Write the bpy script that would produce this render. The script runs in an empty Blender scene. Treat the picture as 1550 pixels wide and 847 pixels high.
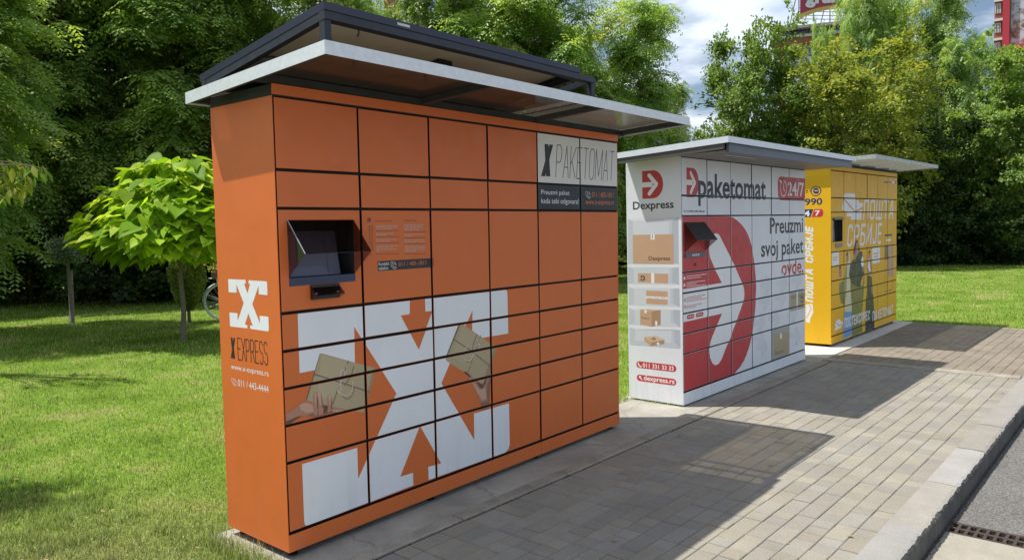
import bpy, math, random
import numpy as np
from mathutils import Vector, Matrix
from mathutils.geometry import tessellate_polygon
sc = bpy.context.scene
col = sc.collection
rnd = random.Random(7)
R = math.radians

# ------------------------------------------------------------------ camera
# World axes: X runs along the row of lockers, Y away from their fronts, Z up.
CAM = Vector((-1.9967, -3.2324, 1.6))
FPX, PITCH, ROLL, HEAD = 1151.45, 0.0678975, -0.0237588, R(48.9)
def _w(x, y, z):
    return Vector((x*math.cos(HEAD)+y*math.sin(HEAD), -x*math.sin(HEAD)+y*math.cos(HEAD), z))
_r = Vector((1, 0, 0)); _f = Vector((0, math.cos(PITCH), -math.sin(PITCH))); _u = Vector((0, math.sin(PITCH), math.cos(PITCH)))
_r2 = math.cos(ROLL)*_r + math.sin(ROLL)*_u; _u2 = -math.sin(ROLL)*_r + math.cos(ROLL)*_u
CR, CU, CF = _w(*_r2), _w(*_u2), _w(*_f)
cd = bpy.data.cameras.new('camera'); cam = bpy.data.objects.new('camera', cd); col.objects.link(cam)
cd.sensor_width = 36; cd.lens = FPX/1550*36; cd.clip_start = .05; cd.clip_end = 2000
cam.matrix_world = Matrix(((CR.x, CU.x, -CF.x, CAM.x), (CR.y, CU.y, -CF.y, CAM.y), (CR.z, CU.z, -CF.z, CAM.z), (0, 0, 0, 1)))
sc.camera = cam
FH = Vector((CF.x, CF.y, 0)).normalized(); RH = Vector((FH.y, -FH.x, 0))
def cw(x, y, z=0.):            # metres right of / ahead of the place where the photographer stands
    p = RH*x + FH*y; return Vector((CAM.x+p.x, CAM.y+p.y, z))
def ray(px, py): return CF + CR*((px-775)/FPX) - CU*((py-423.5)/FPX)
def at(px, py, d):
    r_ = ray(px, py); return CAM + r_*(d/r_.dot(FH))
def side(p):
    q = p-CAM; return q.dot(RH), q.dot(FH)

# ------------------------------------------------------------------ light
SUN_TRAVEL = Vector((.27, -.355, -1.)).normalized()
w = bpy.data.worlds.new('World'); sc.world = w; w.use_nodes = True
nt = w.node_tree; nt.nodes.clear(); N = nt.nodes; Lk = nt.links
out = N.new('ShaderNodeOutputWorld'); bg = N.new('ShaderNodeBackground'); Lk.new(bg.outputs[0], out.inputs[0])
sky = N.new('ShaderNodeTexSky'); sky.sky_type = 'NISHITA'; sky.sun_disc = False
sky.sun_elevation = math.asin(-SUN_TRAVEL.z)
sky.sun_rotation = math.atan2(-SUN_TRAVEL.x, -SUN_TRAVEL.y)
sky.air_density = 1.0; sky.dust_density = 1.2; sky.ozone_density = 1.2
tc = N.new('ShaderNodeTexCoord'); mp = N.new('ShaderNodeMapping'); mp.inputs['Scale'].default_value = (.55, .55, .55); mp.inputs['Location'].default_value = (1.3, 2.7, .1)
sx_ = N.new('ShaderNodeSeparateXYZ'); Lk.new(tc.outputs['Generated'], sx_.inputs[0])   # clouds lie on a flat layer high above
ad_ = N.new('ShaderNodeMath'); ad_.operation = 'MAXIMUM'; ad_.inputs[1].default_value = 0; Lk.new(sx_.outputs[2], ad_.inputs[0])
ad2 = N.new('ShaderNodeMath'); ad2.inputs[1].default_value = .16; Lk.new(ad_.outputs[0], ad2.inputs[0])
cx_ = N.new('ShaderNodeCombineXYZ')
for k_ in (0, 1):
    dv_ = N.new('ShaderNodeMath'); dv_.operation = 'DIVIDE'; Lk.new(sx_.outputs[k_], dv_.inputs[0]); Lk.new(ad2.outputs[0], dv_.inputs[1]); Lk.new(dv_.outputs[0], cx_.inputs[k_])
Lk.new(cx_.outputs[0], mp.inputs[0])
nz = N.new('ShaderNodeTexNoise'); nz.inputs['Scale'].default_value = 3.1; nz.inputs['Detail'].default_value = 9; nz.inputs['Roughness'].default_value = .5; nz.inputs['Distortion'].default_value = .0
Lk.new(mp.outputs[0], nz.inputs[0])
rp = N.new('ShaderNodeValToRGB'); rp.color_ramp.elements[0].position = .44; rp.color_ramp.elements[1].position = .56; Lk.new(nz.outputs[0], rp.inputs[0])
nz2 = N.new('ShaderNodeTexNoise'); nz2.inputs['Scale'].default_value = 5.5; nz2.inputs['Detail'].default_value = 7; Lk.new(mp.outputs[0], nz2.inputs[0])
rp2 = N.new('ShaderNodeValToRGB'); e = rp2.color_ramp.elements; e[0].position = .36; e[0].color = (10.2, 12.2, 15.6, 1); e[1].position = .55; e[1].color = (15.8, 17.2, 19.4, 1); Lk.new(nz2.outputs[0], rp2.inputs[0])
up_ = N.new('ShaderNodeMapRange'); up_.inputs[1].default_value = -.02; up_.inputs[2].default_value = .01; Lk.new(sx_.outputs[2], up_.inputs[0]); mf_ = N.new('ShaderNodeMath'); mf_.operation = 'MULTIPLY'; Lk.new(rp.outputs[0], mf_.inputs[0]); Lk.new(up_.outputs[0], mf_.inputs[1])
mx = N.new('ShaderNodeMix'); mx.data_type = 'RGBA'; Lk.new(mf_.outputs[0], mx.inputs[0]); sks = N.new('ShaderNodeVectorMath'); sks.operation = 'SCALE'; sks.inputs['Scale'].default_value = 1.8; Lk.new(sky.outputs[0], sks.inputs[0]); Lk.new(sks.outputs[0], mx.inputs[6]); Lk.new(rp2.outputs[0], mx.inputs[7])
Lk.new(mx.outputs[2], bg.inputs[0]); bg.inputs[1].default_value = .049
sl = bpy.data.lights.new('sun', 'SUN'); sun = bpy.data.objects.new('sun', sl); col.objects.link(sun)
sl.energy = 4.9; sl.angle = R(.53); sl.color = (1., .95, .87)
sun.rotation_euler = SUN_TRAVEL.to_track_quat('-Z', 'Y').to_euler()
sc.view_settings.view_transform = 'Standard'; sc.view_settings.look = 'None'; sc.view_settings.gamma = 1
sc.view_settings.use_curve_mapping = False; sc.view_settings.exposure = 0.35
sc.render.engine = 'CYCLES'
sc.cycles.max_bounces = 8; sc.cycles.transparent_max_bounces = 16

# ------------------------------------------------------------------ materials
MATS = {}
def mat(name, c, rough=.5, spec=.5, metal=0., var=0., vscale=8., bump=0., bscale=60., var2=None, coat=0., det=6):
    """Principled with colour variation of low and high frequency and a fine bump, all in object space."""
    if name in MATS: return MATS[name]
    m = bpy.data.materials.new(name); m.use_nodes = True; t = m.node_tree; b = t.nodes['Principled BSDF']
    b.inputs['Base Color'].default_value = (*c, 1); b.inputs['Roughness'].default_value = rough
    b.inputs['Specular IOR Level'].default_value = spec; b.inputs['Metallic'].default_value = metal
    b.inputs['Coat Weight'].default_value = coat
    if var or bump:
        tc = t.nodes.new('ShaderNodeTexCoord')
    if var:
        n = t.nodes.new('ShaderNodeTexNoise'); n.inputs['Scale'].default_value = vscale; n.inputs['Detail'].default_value = det; n.inputs['Roughness'].default_value = .65
        t.links.new(tc.outputs['Object'], n.inputs[0])
        r = t.nodes.new('ShaderNodeMapRange'); r.inputs[1].default_value = .25; r.inputs[2].default_value = .75; t.links.new(n.outputs[0], r.inputs[0])
        x = t.nodes.new('ShaderNodeMix'); x.data_type = 'RGBA'; t.links.new(r.outputs[0], x.inputs[0])
        lo = [v*(1-var) for v in c]; hi = var2 if var2 else [min(1, v*(1+var)) for v in c]
        x.inputs[6].default_value = (*lo, 1); x.inputs[7].default_value = (*hi, 1)
        t.links.new(x.outputs[2], b.inputs['Base Color'])
    if bump:
        n = t.nodes.new('ShaderNodeTexNoise'); n.inputs['Scale'].default_value = bscale; n.inputs['Detail'].default_value = 5; t.links.new(tc.outputs['Object'], n.inputs[0])
        bp = t.nodes.new('ShaderNodeBump'); bp.inputs['Strength'].default_value = bump; bp.inputs['Distance'].default_value = .01
        t.links.new(n.outputs[0], bp.inputs['Height']); t.links.new(bp.outputs[0], b.inputs['Normal'])
    MATS[name] = m; return m
def panel_mat(name, c, rough=.38, spec=.45, wob=.04):
    """Painted or vinyl covered sheet steel: faint dust, slow waviness."""
    if name in MATS: return MATS[name]
    m = mat(name, c, rough, spec, var=.05, vscale=3.2, bump=wob, bscale=5); t = m.node_tree; b = t.nodes['Principled BSDF']
    g = t.nodes.new('ShaderNodeNewGeometry'); mp_ = t.nodes.new('ShaderNodeMapping'); mp_.inputs['Scale'].default_value = (14, 14, .7); t.links.new(g.outputs['Position'], mp_.inputs[0])
    n = t.nodes.new('ShaderNodeTexNoise'); n.inputs['Scale'].default_value = 1.6; n.inputs['Detail'].default_value = 6; t.links.new(mp_.outputs[0], n.inputs[0])   # rain streaks
    sx = t.nodes.new('ShaderNodeSeparateXYZ'); t.links.new(g.outputs['Position'], sx.inputs[0])
    lo = t.nodes.new('ShaderNodeMapRange'); lo.inputs[1].default_value = .45; lo.inputs[2].default_value = .05; lo.inputs[3].default_value = .004; lo.inputs[4].default_value = .16; t.links.new(sx.outputs[2], lo.inputs[0])   # splash dirt near the ground
    st = t.nodes.new('ShaderNodeMapRange'); st.inputs[1].default_value = .48; st.inputs[2].default_value = .72; t.links.new(n.outputs[0], st.inputs[0])
    ml = t.nodes.new('ShaderNodeMath'); ml.operation = 'MULTIPLY'; t.links.new(st.outputs[0], ml.inputs[0]); t.links.new(lo.outputs[0], ml.inputs[1])
    x = t.nodes.new('ShaderNodeMix'); x.data_type = 'RGBA'; t.links.new(ml.outputs[0], x.inputs[0]); src = b.inputs['Base Color'].links[0].from_socket; t.links.new(src, x.inputs[6]); x.inputs[7].default_value = (.2, .17, .13, 1); t.links.new(x.outputs[2], b.inputs['Base Color'])
    n2 = t.nodes.new('ShaderNodeTexNoise'); n2.inputs['Scale'].default_value = 9; n2.inputs['Detail'].default_value = 5; t.links.new(g.outputs['Position'], n2.inputs[0]); rr = t.nodes.new('ShaderNodeMapRange'); rr.inputs[1].default_value = .3; rr.inputs[2].default_value = .7; rr.inputs[3].default_value = rough-.07; rr.inputs[4].default_value = rough+.13; t.links.new(n2.outputs[0], rr.inputs[0]); t.links.new(rr.outputs[0], b.inputs['Roughness'])
    return m
PR = dict(white=(.71, .74, .77), brand_orange=(.58, .17, .06), panel_dark=(.022, .027, .031), ink=(.018, .017, .018), navy_ink=(.024, .03, .045), white_print=(.78, .79, .8),
 red=(.50, .045, .05), kraft=(.40, .33, .2), kraft_dark=(.30, .24, .14), kraft_light=(.43, .36, .225), kraft_line=(.16, .12, .07), twine=(.55, .5, .45), twine_dark=(.14, .11, .09),
 skin_mid=(.40, .21, .14), skin_dark=(.25, .12, .075), skin_shadow=(.13, .06, .04), skin_light=(.52, .31, .22), nail=(.55, .34, .27), grey_print=(.47, .3, .23), print_brown=(.2, .06, .03),
 shelf_back=(.58, .62, .68), shelf_shade=(.42, .47, .54), shelf_shade2=(.5, .545, .61), shelf_light=(.66, .69, .74), card=(.52, .34, .22), card_dark=(.38, .24, .15), card_light=(.62, .44, .31), card_ink=(.1, .06, .045),
 ghost=(.655, .69, .725), card_bg=(.36, .38, .35), navy=(.02, .03, .13), crimson=(.55, .03, .05), amber=(.78, .36, .03), amber_dark=(.55, .27, .03), olive=(.2, .2, .045), olive2=(.3, .32, .1), cream=(.62, .6, .42),
 blue_jean=(.16, .32, .6), dark_green=(.035, .055, .025), hair=(.06, .02, .015), night=(.02, .022, .035), parcel_brown=(.24, .14, .07))
def pm(k): return panel_mat('print_'+k, PR[k], .42)
M_orange = panel_mat('orange_paint', (.60, .142, .032), .4)
M_whitepan = panel_mat('white_panel', (.66, .66, .63), .4)
M_darkpan = panel_mat('dark_panel', PR['panel_dark'], .4)
M_whitebody = panel_mat('white_paint', (.72, .75, .79), .38)
M_amber = panel_mat('amber_paint', (.76, .43, .014), .42, .3)
M_black = mat('black_gap', (.008, .008, .009), .55, .3)
M_blackplast = mat('black_plastic', (.016, .016, .018), .3, .5, bump=.02, bscale=200)
M_galv = mat('galvanised_steel', (.66, .70, .73), .42, .5, .2, var=.10, vscale=40, bump=.02, bscale=90)
M_whitealu = mat('coated_alu', (.66, .72, .77), .4, .5, .1, var=.06, vscale=12)
M_dkframe = mat('dark_frame_paint', (.02, .024, .034), .5, .4, var=.35, vscale=14, bump=.05, bscale=80)
M_soot = mat('sooty_steel', (.026, .028, .027), .6, .3, var=.3, vscale=9)
M_slate = mat('slate_cladding', (.10, .12, .155), .45, .5, var=.1, vscale=6)
M_soffit = mat('grey_soffit', (.2, .2, .205), .5, .4, var=.08, vscale=5)
M_backsheet = mat('panel_backsheet', (.78, .73, .64), .6, .3, var=.08, vscale=4)
M_cells = mat('solar_cells', (.006, .01, .03), .1, .6, coat=.5)
def tinted(name, tcol, gl=.12, rough=.06, diff=None, dw=.0):
    m = bpy.data.materials.new(name); m.use_nodes = True; t = m.node_tree; t.nodes.clear()
    o = t.nodes.new('ShaderNodeOutputMaterial'); tr = t.nodes.new('ShaderNodeBsdfTransparent'); tr.inputs[0].default_value = (*tcol, 1)
    g = t.nodes.new('ShaderNodeBsdfGlossy'); g.inputs['Roughness'].default_value = rough
    lw_ = t.nodes.new('ShaderNodeLayerWeight'); lw_.inputs[0].default_value = .5; fr = t.nodes.new('ShaderNodeMath'); fr.operation = 'POWER'; fr.inputs[1].default_value = 4.; t.links.new(lw_.outputs['Facing'], fr.inputs[0])
    ml = t.nodes.new('ShaderNodeMath'); ml.operation = 'MULTIPLY_ADD'; ml.inputs[1].default_value = .75; ml.inputs[2].default_value = .04+gl*.2; t.links.new(fr.outputs[0], ml.inputs[0])
    mx = t.nodes.new('ShaderNodeMixShader'); t.links.new(ml.outputs[0], mx.inputs[0]); t.links.new(tr.outputs[0], mx.inputs[1]); t.links.new(g.outputs[0], mx.inputs[2])
    last = mx
    if diff:
        d = t.nodes.new('ShaderNodeBsdfDiffuse'); d.inputs[0].default_value = (*diff, 1)
        tl = t.nodes.new('ShaderNodeBsdfTranslucent'); tl.inputs[0].default_value = (*diff, 1)
        m1 = t.nodes.new('ShaderNodeMixShader'); m1.inputs[0].default_value = .5; t.links.new(d.outputs[0], m1.inputs[1]); t.links.new(tl.outputs[0], m1.inputs[2])
        m2 = t.nodes.new('ShaderNodeMixShader'); m2.inputs[0].default_value = dw; t.links.new(mx.outputs[0], m2.inputs[1]); t.links.new(m1.outputs[0], m2.inputs[2]); last = m2
    t.links.new(last.outputs[0], o.inputs[0]); return m
M_acryl = tinted('smoked_acrylic', (.62, .55, .54), .1)
M_poly = tinted('smoked_polycarbonate', (.27, .235, .17), .0, .16, (.13, .11, .09), .35)
M_polyC = tinted('clear_polycarbonate', (.28, .28, .24), .2, .15, (.3, .29, .22), .4)
M_glassdark = mat('dark_glass', (.012, .014, .018), .06, .7)
M_screen = mat('screen_glass', (.13, .14, .21), .12, .6)

# ------------------------------------------------------------------ mesh helpers
class MB:
    def __init__(s): s.v = []; s.f = []; s.m = []
    def quad(s, a, b, c, d, m=0): i = len(s.v); s.v += [tuple(a), tuple(b), tuple(c), tuple(d)]; s.f.append((i, i+1, i+2, i+3)); s.m.append(m)
    def poly(s, pts, m=0): i = len(s.v); s.v += [tuple(p) for p in pts]; s.f.append(tuple(range(i, i+len(pts)))); s.m.append(m)
    def box(s, x0, x1, y0, y1, z0, z1, m=0, ch=0.):
        i = len(s.v)
        if ch <= 0:
            s.v += [(x0, y0, z0), (x1, y0, z0), (x1, y1, z0), (x0, y1, z0), (x0, y0, z1), (x1, y0, z1), (x1, y1, z1), (x0, y1, z1)]
            F = [(0, 3, 2, 1), (4, 5, 6, 7), (0, 1, 5, 4), (1, 2, 6, 5), (2, 3, 7, 6), (3, 0, 4, 7)]
        else:
            for (xa, xb, ya, yb, z) in ((x0+ch, x1-ch, y0+ch, y1-ch, z0), (x0, x1, y0, y1, z0+ch), (x0, x1, y0, y1, z1-ch), (x0+ch, x1-ch, y0+ch, y1-ch, z1)):
                s.v += [(xa, ya, z), (xb, ya, z), (xb, yb, z), (xa, yb, z)]
            F = [(0, 3, 2, 1), (12, 13, 14, 15)]
            for k in range(3):
                for j in range(4): F.append((4*k+j, 4*k+(j+1) % 4, 4*k+4+(j+1) % 4, 4*k+4+j))
        for f in F: s.f.append(tuple(i+q for q in f)); s.m.append(m)
        return s
    def obox(s, c, ax, ay, az, m=0):      # oriented box: centre and three half axes
        c, ax, ay, az = Vector(c), Vector(ax), Vector(ay), Vector(az); i = len(s.v)
        for sx, sy, sz in ((-1, -1, -1), (1, -1, -1), (1, 1, -1), (-1, 1, -1), (-1, -1, 1), (1, -1, 1), (1, 1, 1), (-1, 1, 1)): s.v.append(tuple(c+ax*sx+ay*sy+az*sz))
        for f in [(0, 3, 2, 1), (4, 5, 6, 7), (0, 1, 5, 4), (1, 2, 6, 5), (2, 3, 7, 6), (3, 0, 4, 7)]: s.f.append(tuple(i+q for q in f)); s.m.append(m)
        return s
    def tube(s, pts, rad, n=8, m=0, cap=True):
        pts = [Vector(p) for p in pts]; rad = rad if isinstance(rad, (list, tuple)) else [rad]*len(pts); base = len(s.v)
        up = Vector((.13, .21, .97))
        for k, p in enumerate(pts):
            d = (pts[min(k+1, len(pts)-1)]-pts[max(k-1, 0)]).normalized(); a = d.cross(up)
            if a.length < .15: a = d.cross(Vector((1, 0, 0)))
            a.normalize(); b = d.cross(a)
            for j in range(n):
                t = 2*math.pi*j/n; s.v.append(tuple(p+(a*math.cos(t)+b*math.sin(t))*rad[k]))
        for k in range(len(pts)-1):
            for j in range(n):
                s.f.append((base+k*n+j, base+k*n+(j+1) % n, base+(k+1)*n+(j+1) % n, base+(k+1)*n+j)); s.m.append(m)
        if cap:
            s.f.append(tuple(base+j for j in range(n))); s.m.append(m); s.f.append(tuple(base+(len(pts)-1)*n+j for j in reversed(range(n)))); s.m.append(m)
        return s
    def mesh(s, name, mats, smooth=False):
        me = bpy.data.meshes.new(name); me.from_pydata(s.v, [], s.f)
        for x in mats: me.materials.append(x)
        me.polygons.foreach_set('material_index', s.m)
        if smooth: me.polygons.foreach_set('use_smooth', [True]*len(s.f))
        me.update(); return me
def link(name, data, parent=None, **p):
    o = bpy.data.objects.new(name, data); col.objects.link(o)
    if parent is not None: o.parent = parent
    for k, v in p.items(): o[k] = v
    return o
def ob(name, mb, mats, parent=None, smooth=False, **p):
    return link(name, mb.mesh(name, mats if isinstance(mats, list) else [mats], smooth), parent, **p)
def thing(name, loc, label, cat, group=None, rot=None, scale=None):
    o = link(name, None, None, label=label, category=cat); o.location = loc
    if group: o['group'] = group
    if rot is not None: o.rotation_euler = rot
    if scale is not None: o.scale = scale
    return o

ART = {"A_front":[["P","white",[[.105,1.215],[.505,1.217],[.836,1.219],[.833,1.134],[.765,1.132],[.893,.924],[1.011,1.135],[.955,1.135],[.954,1.215],[1.661,1.213],[1.683,1.2],[1.686,1.181],[1.687,.922],[1.464,.923],[1.345,.923],[1.351,1.107],[1.069,.699],[1.347,.294],[1.349,.461],[1.686,.461],[1.686,.187],[1.673,.16],[1.639,.143],[.949,.149],[.948,.227],[1.054,.221],[.891,.483],[.73,.226],[.828,.224],[.828,.151],[.112,.141],[.095,.152],[.092,.175],[.092,.46],[.435,.461],[.435,.293],[.718,.702],[.439,1.107],[.436,.918],[.096,.917],[.098,1.197],[.099,1.208]]],
["P","kraft",[[.218,.996],[.229,.996],[.573,.867],[.575,.856],[.489,.642],[.482,.641],[.283,.712],[.13,.774],[.129,.78]]],
["P","kraft_dark",[[.573,.867],[.575,.856],[.489,.642],[.482,.641],[.555,.862]]],
["P","kraft_line",[[.13,.774],[.129,.78],[.218,.996],[.221,.995],[.136,.775]]],
["P","kraft_light",[[.228,.988],[.382,.932],[.284,.743],[.192,.782]]],
["S","twine_dark",.006,[[.176,.899],[.349,.825],[.53,.744]]],
["S","twine_dark",.005,[[.396,.933],[.342,.835],[.29,.727]]],
["S","twine_dark",.005,[[.366,.808],[.407,.847],[.426,.896]]],
["S","twine_dark",.004,[[.347,.76],[.374,.735],[.402,.738],[.426,.763],[.426,.786]]],
["S","twine",.005,[[.339,.83],[.337,.859],[.344,.886],[.359,.894],[.369,.882],[.358,.855],[.343,.829],[.325,.809],[.32,.787],[.334,.779],[.343,.8],[.339,.83]]],
["S","twine",.005,[[.327,.78],[.347,.763],[.375,.752],[.403,.761],[.419,.787],[.419,.821]]],
["S","twine",.004,[[.358,.855],[.38,.88],[.381,.909],[.374,.921]]],
["S","twine",.004,[[.38,.9],[.39,.916]]],
["P","skin_mid",[[-.005,.725],[.032,.736],[.063,.748],[.089,.764],[.114,.77],[.172,.756],[.263,.724],[.344,.686],[.365,.68],[.361,.678],[.316,.675],[.282,.682],[.248,.682],[.188,.678],[.105,.703],[.067,.691],[.029,.675],[-.008,.664]]],
["P","skin_dark",[[.124,.699],[.188,.678],[.248,.682],[.282,.682],[.316,.675],[.262,.702],[.202,.708]]],
["P","skin_shadow",[[.218,.733],[.263,.721],[.283,.706],[.265,.694],[.235,.689],[.209,.698]]],
["P","skin_shadow",[[-.007,.691],[.036,.698],[.074,.704],[.105,.703],[.067,.691],[.029,.675],[-.008,.664]]],
["P","skin_light",[[.092,.76],[.124,.765],[.165,.743],[.17,.709],[.125,.712],[.094,.735]]],
["P","skin_mid",[[.175,.797],[.183,.802],[.193,.796],[.197,.759],[.197,.715],[.188,.683],[.169,.692],[.171,.742]]],
["P","skin_light",[[.178,.789],[.184,.796],[.187,.789],[.188,.761],[.179,.74]]],
["P","skin_shadow",[[.192,.785],[.197,.759],[.197,.715],[.193,.718],[.192,.76]]],
["P","nail",[[.177,.795],[.185,.8],[.19,.796],[.187,.789],[.178,.788]]],
["P","skin_mid",[[.193,.799],[.206,.802],[.22,.791],[.227,.731],[.23,.714],[.225,.687],[.198,.684],[.2,.736]]],
["P","skin_light",[[.197,.792],[.207,.796],[.215,.784],[.217,.733],[.208,.735]]],
["P","skin_shadow",[[.22,.78],[.227,.731],[.23,.714],[.226,.717],[.222,.732]]],
["P","nail",[[.196,.797],[.208,.801],[.217,.791],[.215,.784],[.197,.79]]],
["P","skin_mid",[[.257,.77],[.266,.773],[.282,.763],[.285,.731],[.279,.698],[.262,.686],[.252,.693],[.258,.725]]],
["P","skin_light",[[.261,.763],[.268,.767],[.276,.756],[.276,.733],[.266,.724]]],
["P","skin_shadow",[[.281,.752],[.285,.731],[.279,.698],[.274,.702],[.28,.732]]],
["P","nail",[[.26,.769],[.268,.771],[.278,.763],[.276,.756],[.261,.762]]],
["P","skin_light",[[.289,.696],[.361,.681],[.361,.678],[.316,.679],[.282,.686]]],
["P","kraft",[[1.232,1.039],[1.246,1.042],[1.574,.841],[1.571,.828],[1.45,.63],[1.433,.63],[1.117,.825],[1.107,.842]]],
["P","kraft_line",[[1.232,1.039],[1.246,1.042],[1.25,1.039],[1.117,.841],[1.111,.84],[1.107,.842]]],
["P","kraft_light",[[1.259,1.021],[1.42,.93],[1.319,.761],[1.157,.849]]],
["P","kraft_dark",[[1.574,.841],[1.571,.828],[1.45,.63],[1.433,.63],[1.545,.839]]],
["S","twine_dark",.006,[[1.182,.947],[1.332,.857],[1.508,.732]]],
["S","twine_dark",.005,[[1.426,.94],[1.364,.842],[1.302,.727]]],
["S","twine_dark",.006,[[1.337,.845],[1.354,.894],[1.388,.948]]],
["S","twine_dark",.005,[[1.27,.869],[1.263,.827],[1.298,.789],[1.33,.792]]],
["S","twine",.005,[[1.32,.793],[1.352,.821],[1.391,.86],[1.416,.871],[1.408,.891],[1.381,.883],[1.364,.849],[1.336,.809],[1.32,.793],[1.278,.807],[1.256,.842],[1.27,.869],[1.307,.897]]],
["S","twine",.004,[[1.397,.888],[1.414,.916],[1.425,.907]]],
["S","twine",.004,[[1.382,.927],[1.398,.907]]],
["P","skin_mid",[[1.257,.741],[1.288,.733],[1.327,.701],[1.359,.674],[1.38,.655],[1.402,.615],[1.439,.627],[1.467,.663],[1.493,.719],[1.509,.725],[1.51,.671],[1.501,.597],[1.491,.524],[1.486,.468],[1.418,.467],[1.412,.52],[1.362,.6],[1.326,.661],[1.291,.707]]],
["P","skin_shadow",[[1.369,.661],[1.433,.63],[1.479,.676],[1.461,.634],[1.427,.603],[1.402,.615]]],
["P","skin_light",[[1.405,.599],[1.455,.605],[1.464,.536],[1.425,.529],[1.378,.589],[1.337,.655],[1.358,.648]]],
["P","skin_dark",[[1.477,.631],[1.51,.671],[1.501,.597],[1.491,.524],[1.487,.494],[1.469,.528],[1.465,.589]]],
["P","skin_shadow",[[1.257,.741],[1.288,.733],[1.327,.697],[1.317,.692],[1.284,.715]]],
["P","skin_dark",[[1.412,.52],[1.491,.52],[1.486,.468],[1.418,.467]]],
["P","ink",[[2.105,2.172],[2.15,2.174],[2.167,1.955],[2.117,1.954]]],
["P","ink",[[2.162,2.173],[2.203,2.173],[2.107,1.953],[2.061,1.953]]],
["K","ink","PAKETOMAT",2.229,1.953,2.986,2.176,.0065,.1],
["T","white","Preuzmi paket",2.064,1.82,2.394,1.862,{}],
["T","white","kada tebi odgovara!",2.063,1.757,2.506,1.806,{}],
["H","white",2.594,1.814,2.659,1.865],
["T","brand_orange","011 / 405-1811",2.677,1.823,2.973,1.862,{}],
["T","brand_orange","www.x-express.rs",2.593,1.756,2.976,1.796,{}],
["P","panel_dark",[[.609,1.441],[1.029,1.441],[1.028,1.388],[.61,1.388]]],
["T","white","Kontakt",.617,1.417,.691,1.435,{}],
["T","white","telefon",.616,1.393,.683,1.412,{}],
["H","white",.703,1.394,.743,1.436],
["T","brand_orange","011 / 405-1811",.759,1.406,.969,1.429,{}],
["V","ink","UPUTSTVO ZA PREUZIMANJE",.568,1.469,.556,1.633],
["V","ink","INSTRUCTIONS",.583,1.502,.572,1.633],
["P","ink",[[.549,1.651],[.552,1.651],[.552,1.675],[.549,1.675]]],
["P","ink",[[.555,1.651],[.558,1.651],[.558,1.675],[.555,1.675]]],
["P","ink",[[.561,1.651],[.565,1.651],[.565,1.675],[.561,1.675]]],
["P","ink",[[.568,1.651],[.571,1.651],[.571,1.675],[.568,1.675]]],
["P","ink",[[.548,1.664],[.572,1.664],[.572,1.666],[.548,1.666]]],
["T","ink","Preuzimanje paketa",.604,1.651,.722,1.66,{}],
["T","ink","Package Pickup",.806,1.653,.899,1.664,{}],
["B","grey_print",.604,1.632,.755,1.632,.009,1],
["B","grey_print",.604,1.624,.76,1.623,.009,2],
["B","grey_print",.604,1.614,.723,1.614,.009,3],
["B","grey_print",.605,1.589,.725,1.588,.009,4],
["B","grey_print",.605,1.582,.675,1.581,.009,5],
["B","grey_print",.605,1.557,.746,1.555,.009,6],
["B","grey_print",.605,1.548,.701,1.546,.009,7],
["B","grey_print",.606,1.524,.762,1.521,.009,8],
["B","grey_print",.606,1.515,.722,1.513,.009,9],
["B","grey_print",.606,1.504,.753,1.501,.009,10],
["B","grey_print",.606,1.493,.627,1.493,.009,11],
["B","grey_print",.806,1.635,.955,1.635,.009,12],
["B","grey_print",.807,1.626,.952,1.625,.009,13],
["B","grey_print",.807,1.616,.949,1.616,.009,14],
["B","grey_print",.807,1.607,.924,1.606,.009,15],
["B","grey_print",.807,1.582,.957,1.58,.009,16],
["B","grey_print",.808,1.573,.875,1.573,.009,17],
["B","grey_print",.808,1.549,.958,1.547,.009,18],
["B","grey_print",.808,1.54,.964,1.537,.009,19],
["B","grey_print",.809,1.516,.966,1.512,.009,20],
["B","grey_print",.809,1.506,.969,1.502,.009,21],
["B","grey_print",.809,1.496,.957,1.493,.009,22],
["B","grey_print",.809,1.487,.902,1.485,.009,23],
["S","print_brown",.003,[[.607,1.604],[.768,1.604]]],
["S","print_brown",.003,[[.606,1.572],[.767,1.57]]],
["S","print_brown",.003,[[.605,1.539],[.766,1.536]]],
["S","print_brown",.003,[[.603,1.48],[.764,1.476]]],
["S","print_brown",.003,[[.808,1.594],[.972,1.593]]],
["S","print_brown",.003,[[.807,1.562],[.971,1.56]]],
["S","print_brown",.003,[[.806,1.529],[.97,1.526]]],
["S","print_brown",.003,[[.804,1.474],[.968,1.469]]]],"A_side":[["X","white",.104,1.124,.462,1.371],
["P","ink",[[.104,1.067],[.123,1.067],[.141,.959],[.119,.958]]],
["P","ink",[[.134,1.067],[.149,1.068],[.116,.959],[.098,.959]]],
["K","ink","EXPRESS",.17,.957,.443,1.069,.006,0],
["T","white","www.x-express.rs",.096,.892,.443,.92,{}],
["H","white",.096,.815,.143,.855],
["T","white","011 / 443-4444",.157,.818,.438,.854,{}]],"B_side":[["D","red","white_print",.17,1.834,.383,2.08],
["T","navy_ink","Dexpress",.07,1.719,.484,1.812,{"bold":.02}],
["P","shelf_back",[[.015,1.659],[.528,1.659],[.527,1.255],[.008,1.248]]],
["P","shelf_shade",[[.528,1.659],[.527,1.255],[.462,1.267],[.466,1.632]]],
["P","shelf_shade2",[[.015,1.659],[.008,1.248],[.061,1.263],[.068,1.642]]],
["P","shelf_light",[[.015,1.659],[.528,1.659],[.466,1.632],[.068,1.637]]],
["P","shelf_shade2",[[.437,1.633],[.466,1.632],[.462,1.267],[.432,1.267]]],
["P","shelf_back",[[.008,1.222],[.527,1.227],[.529,1.074],[.005,1.067]]],
["P","shelf_shade",[[.527,1.227],[.529,1.074],[.464,1.09],[.466,1.222]]],
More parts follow.
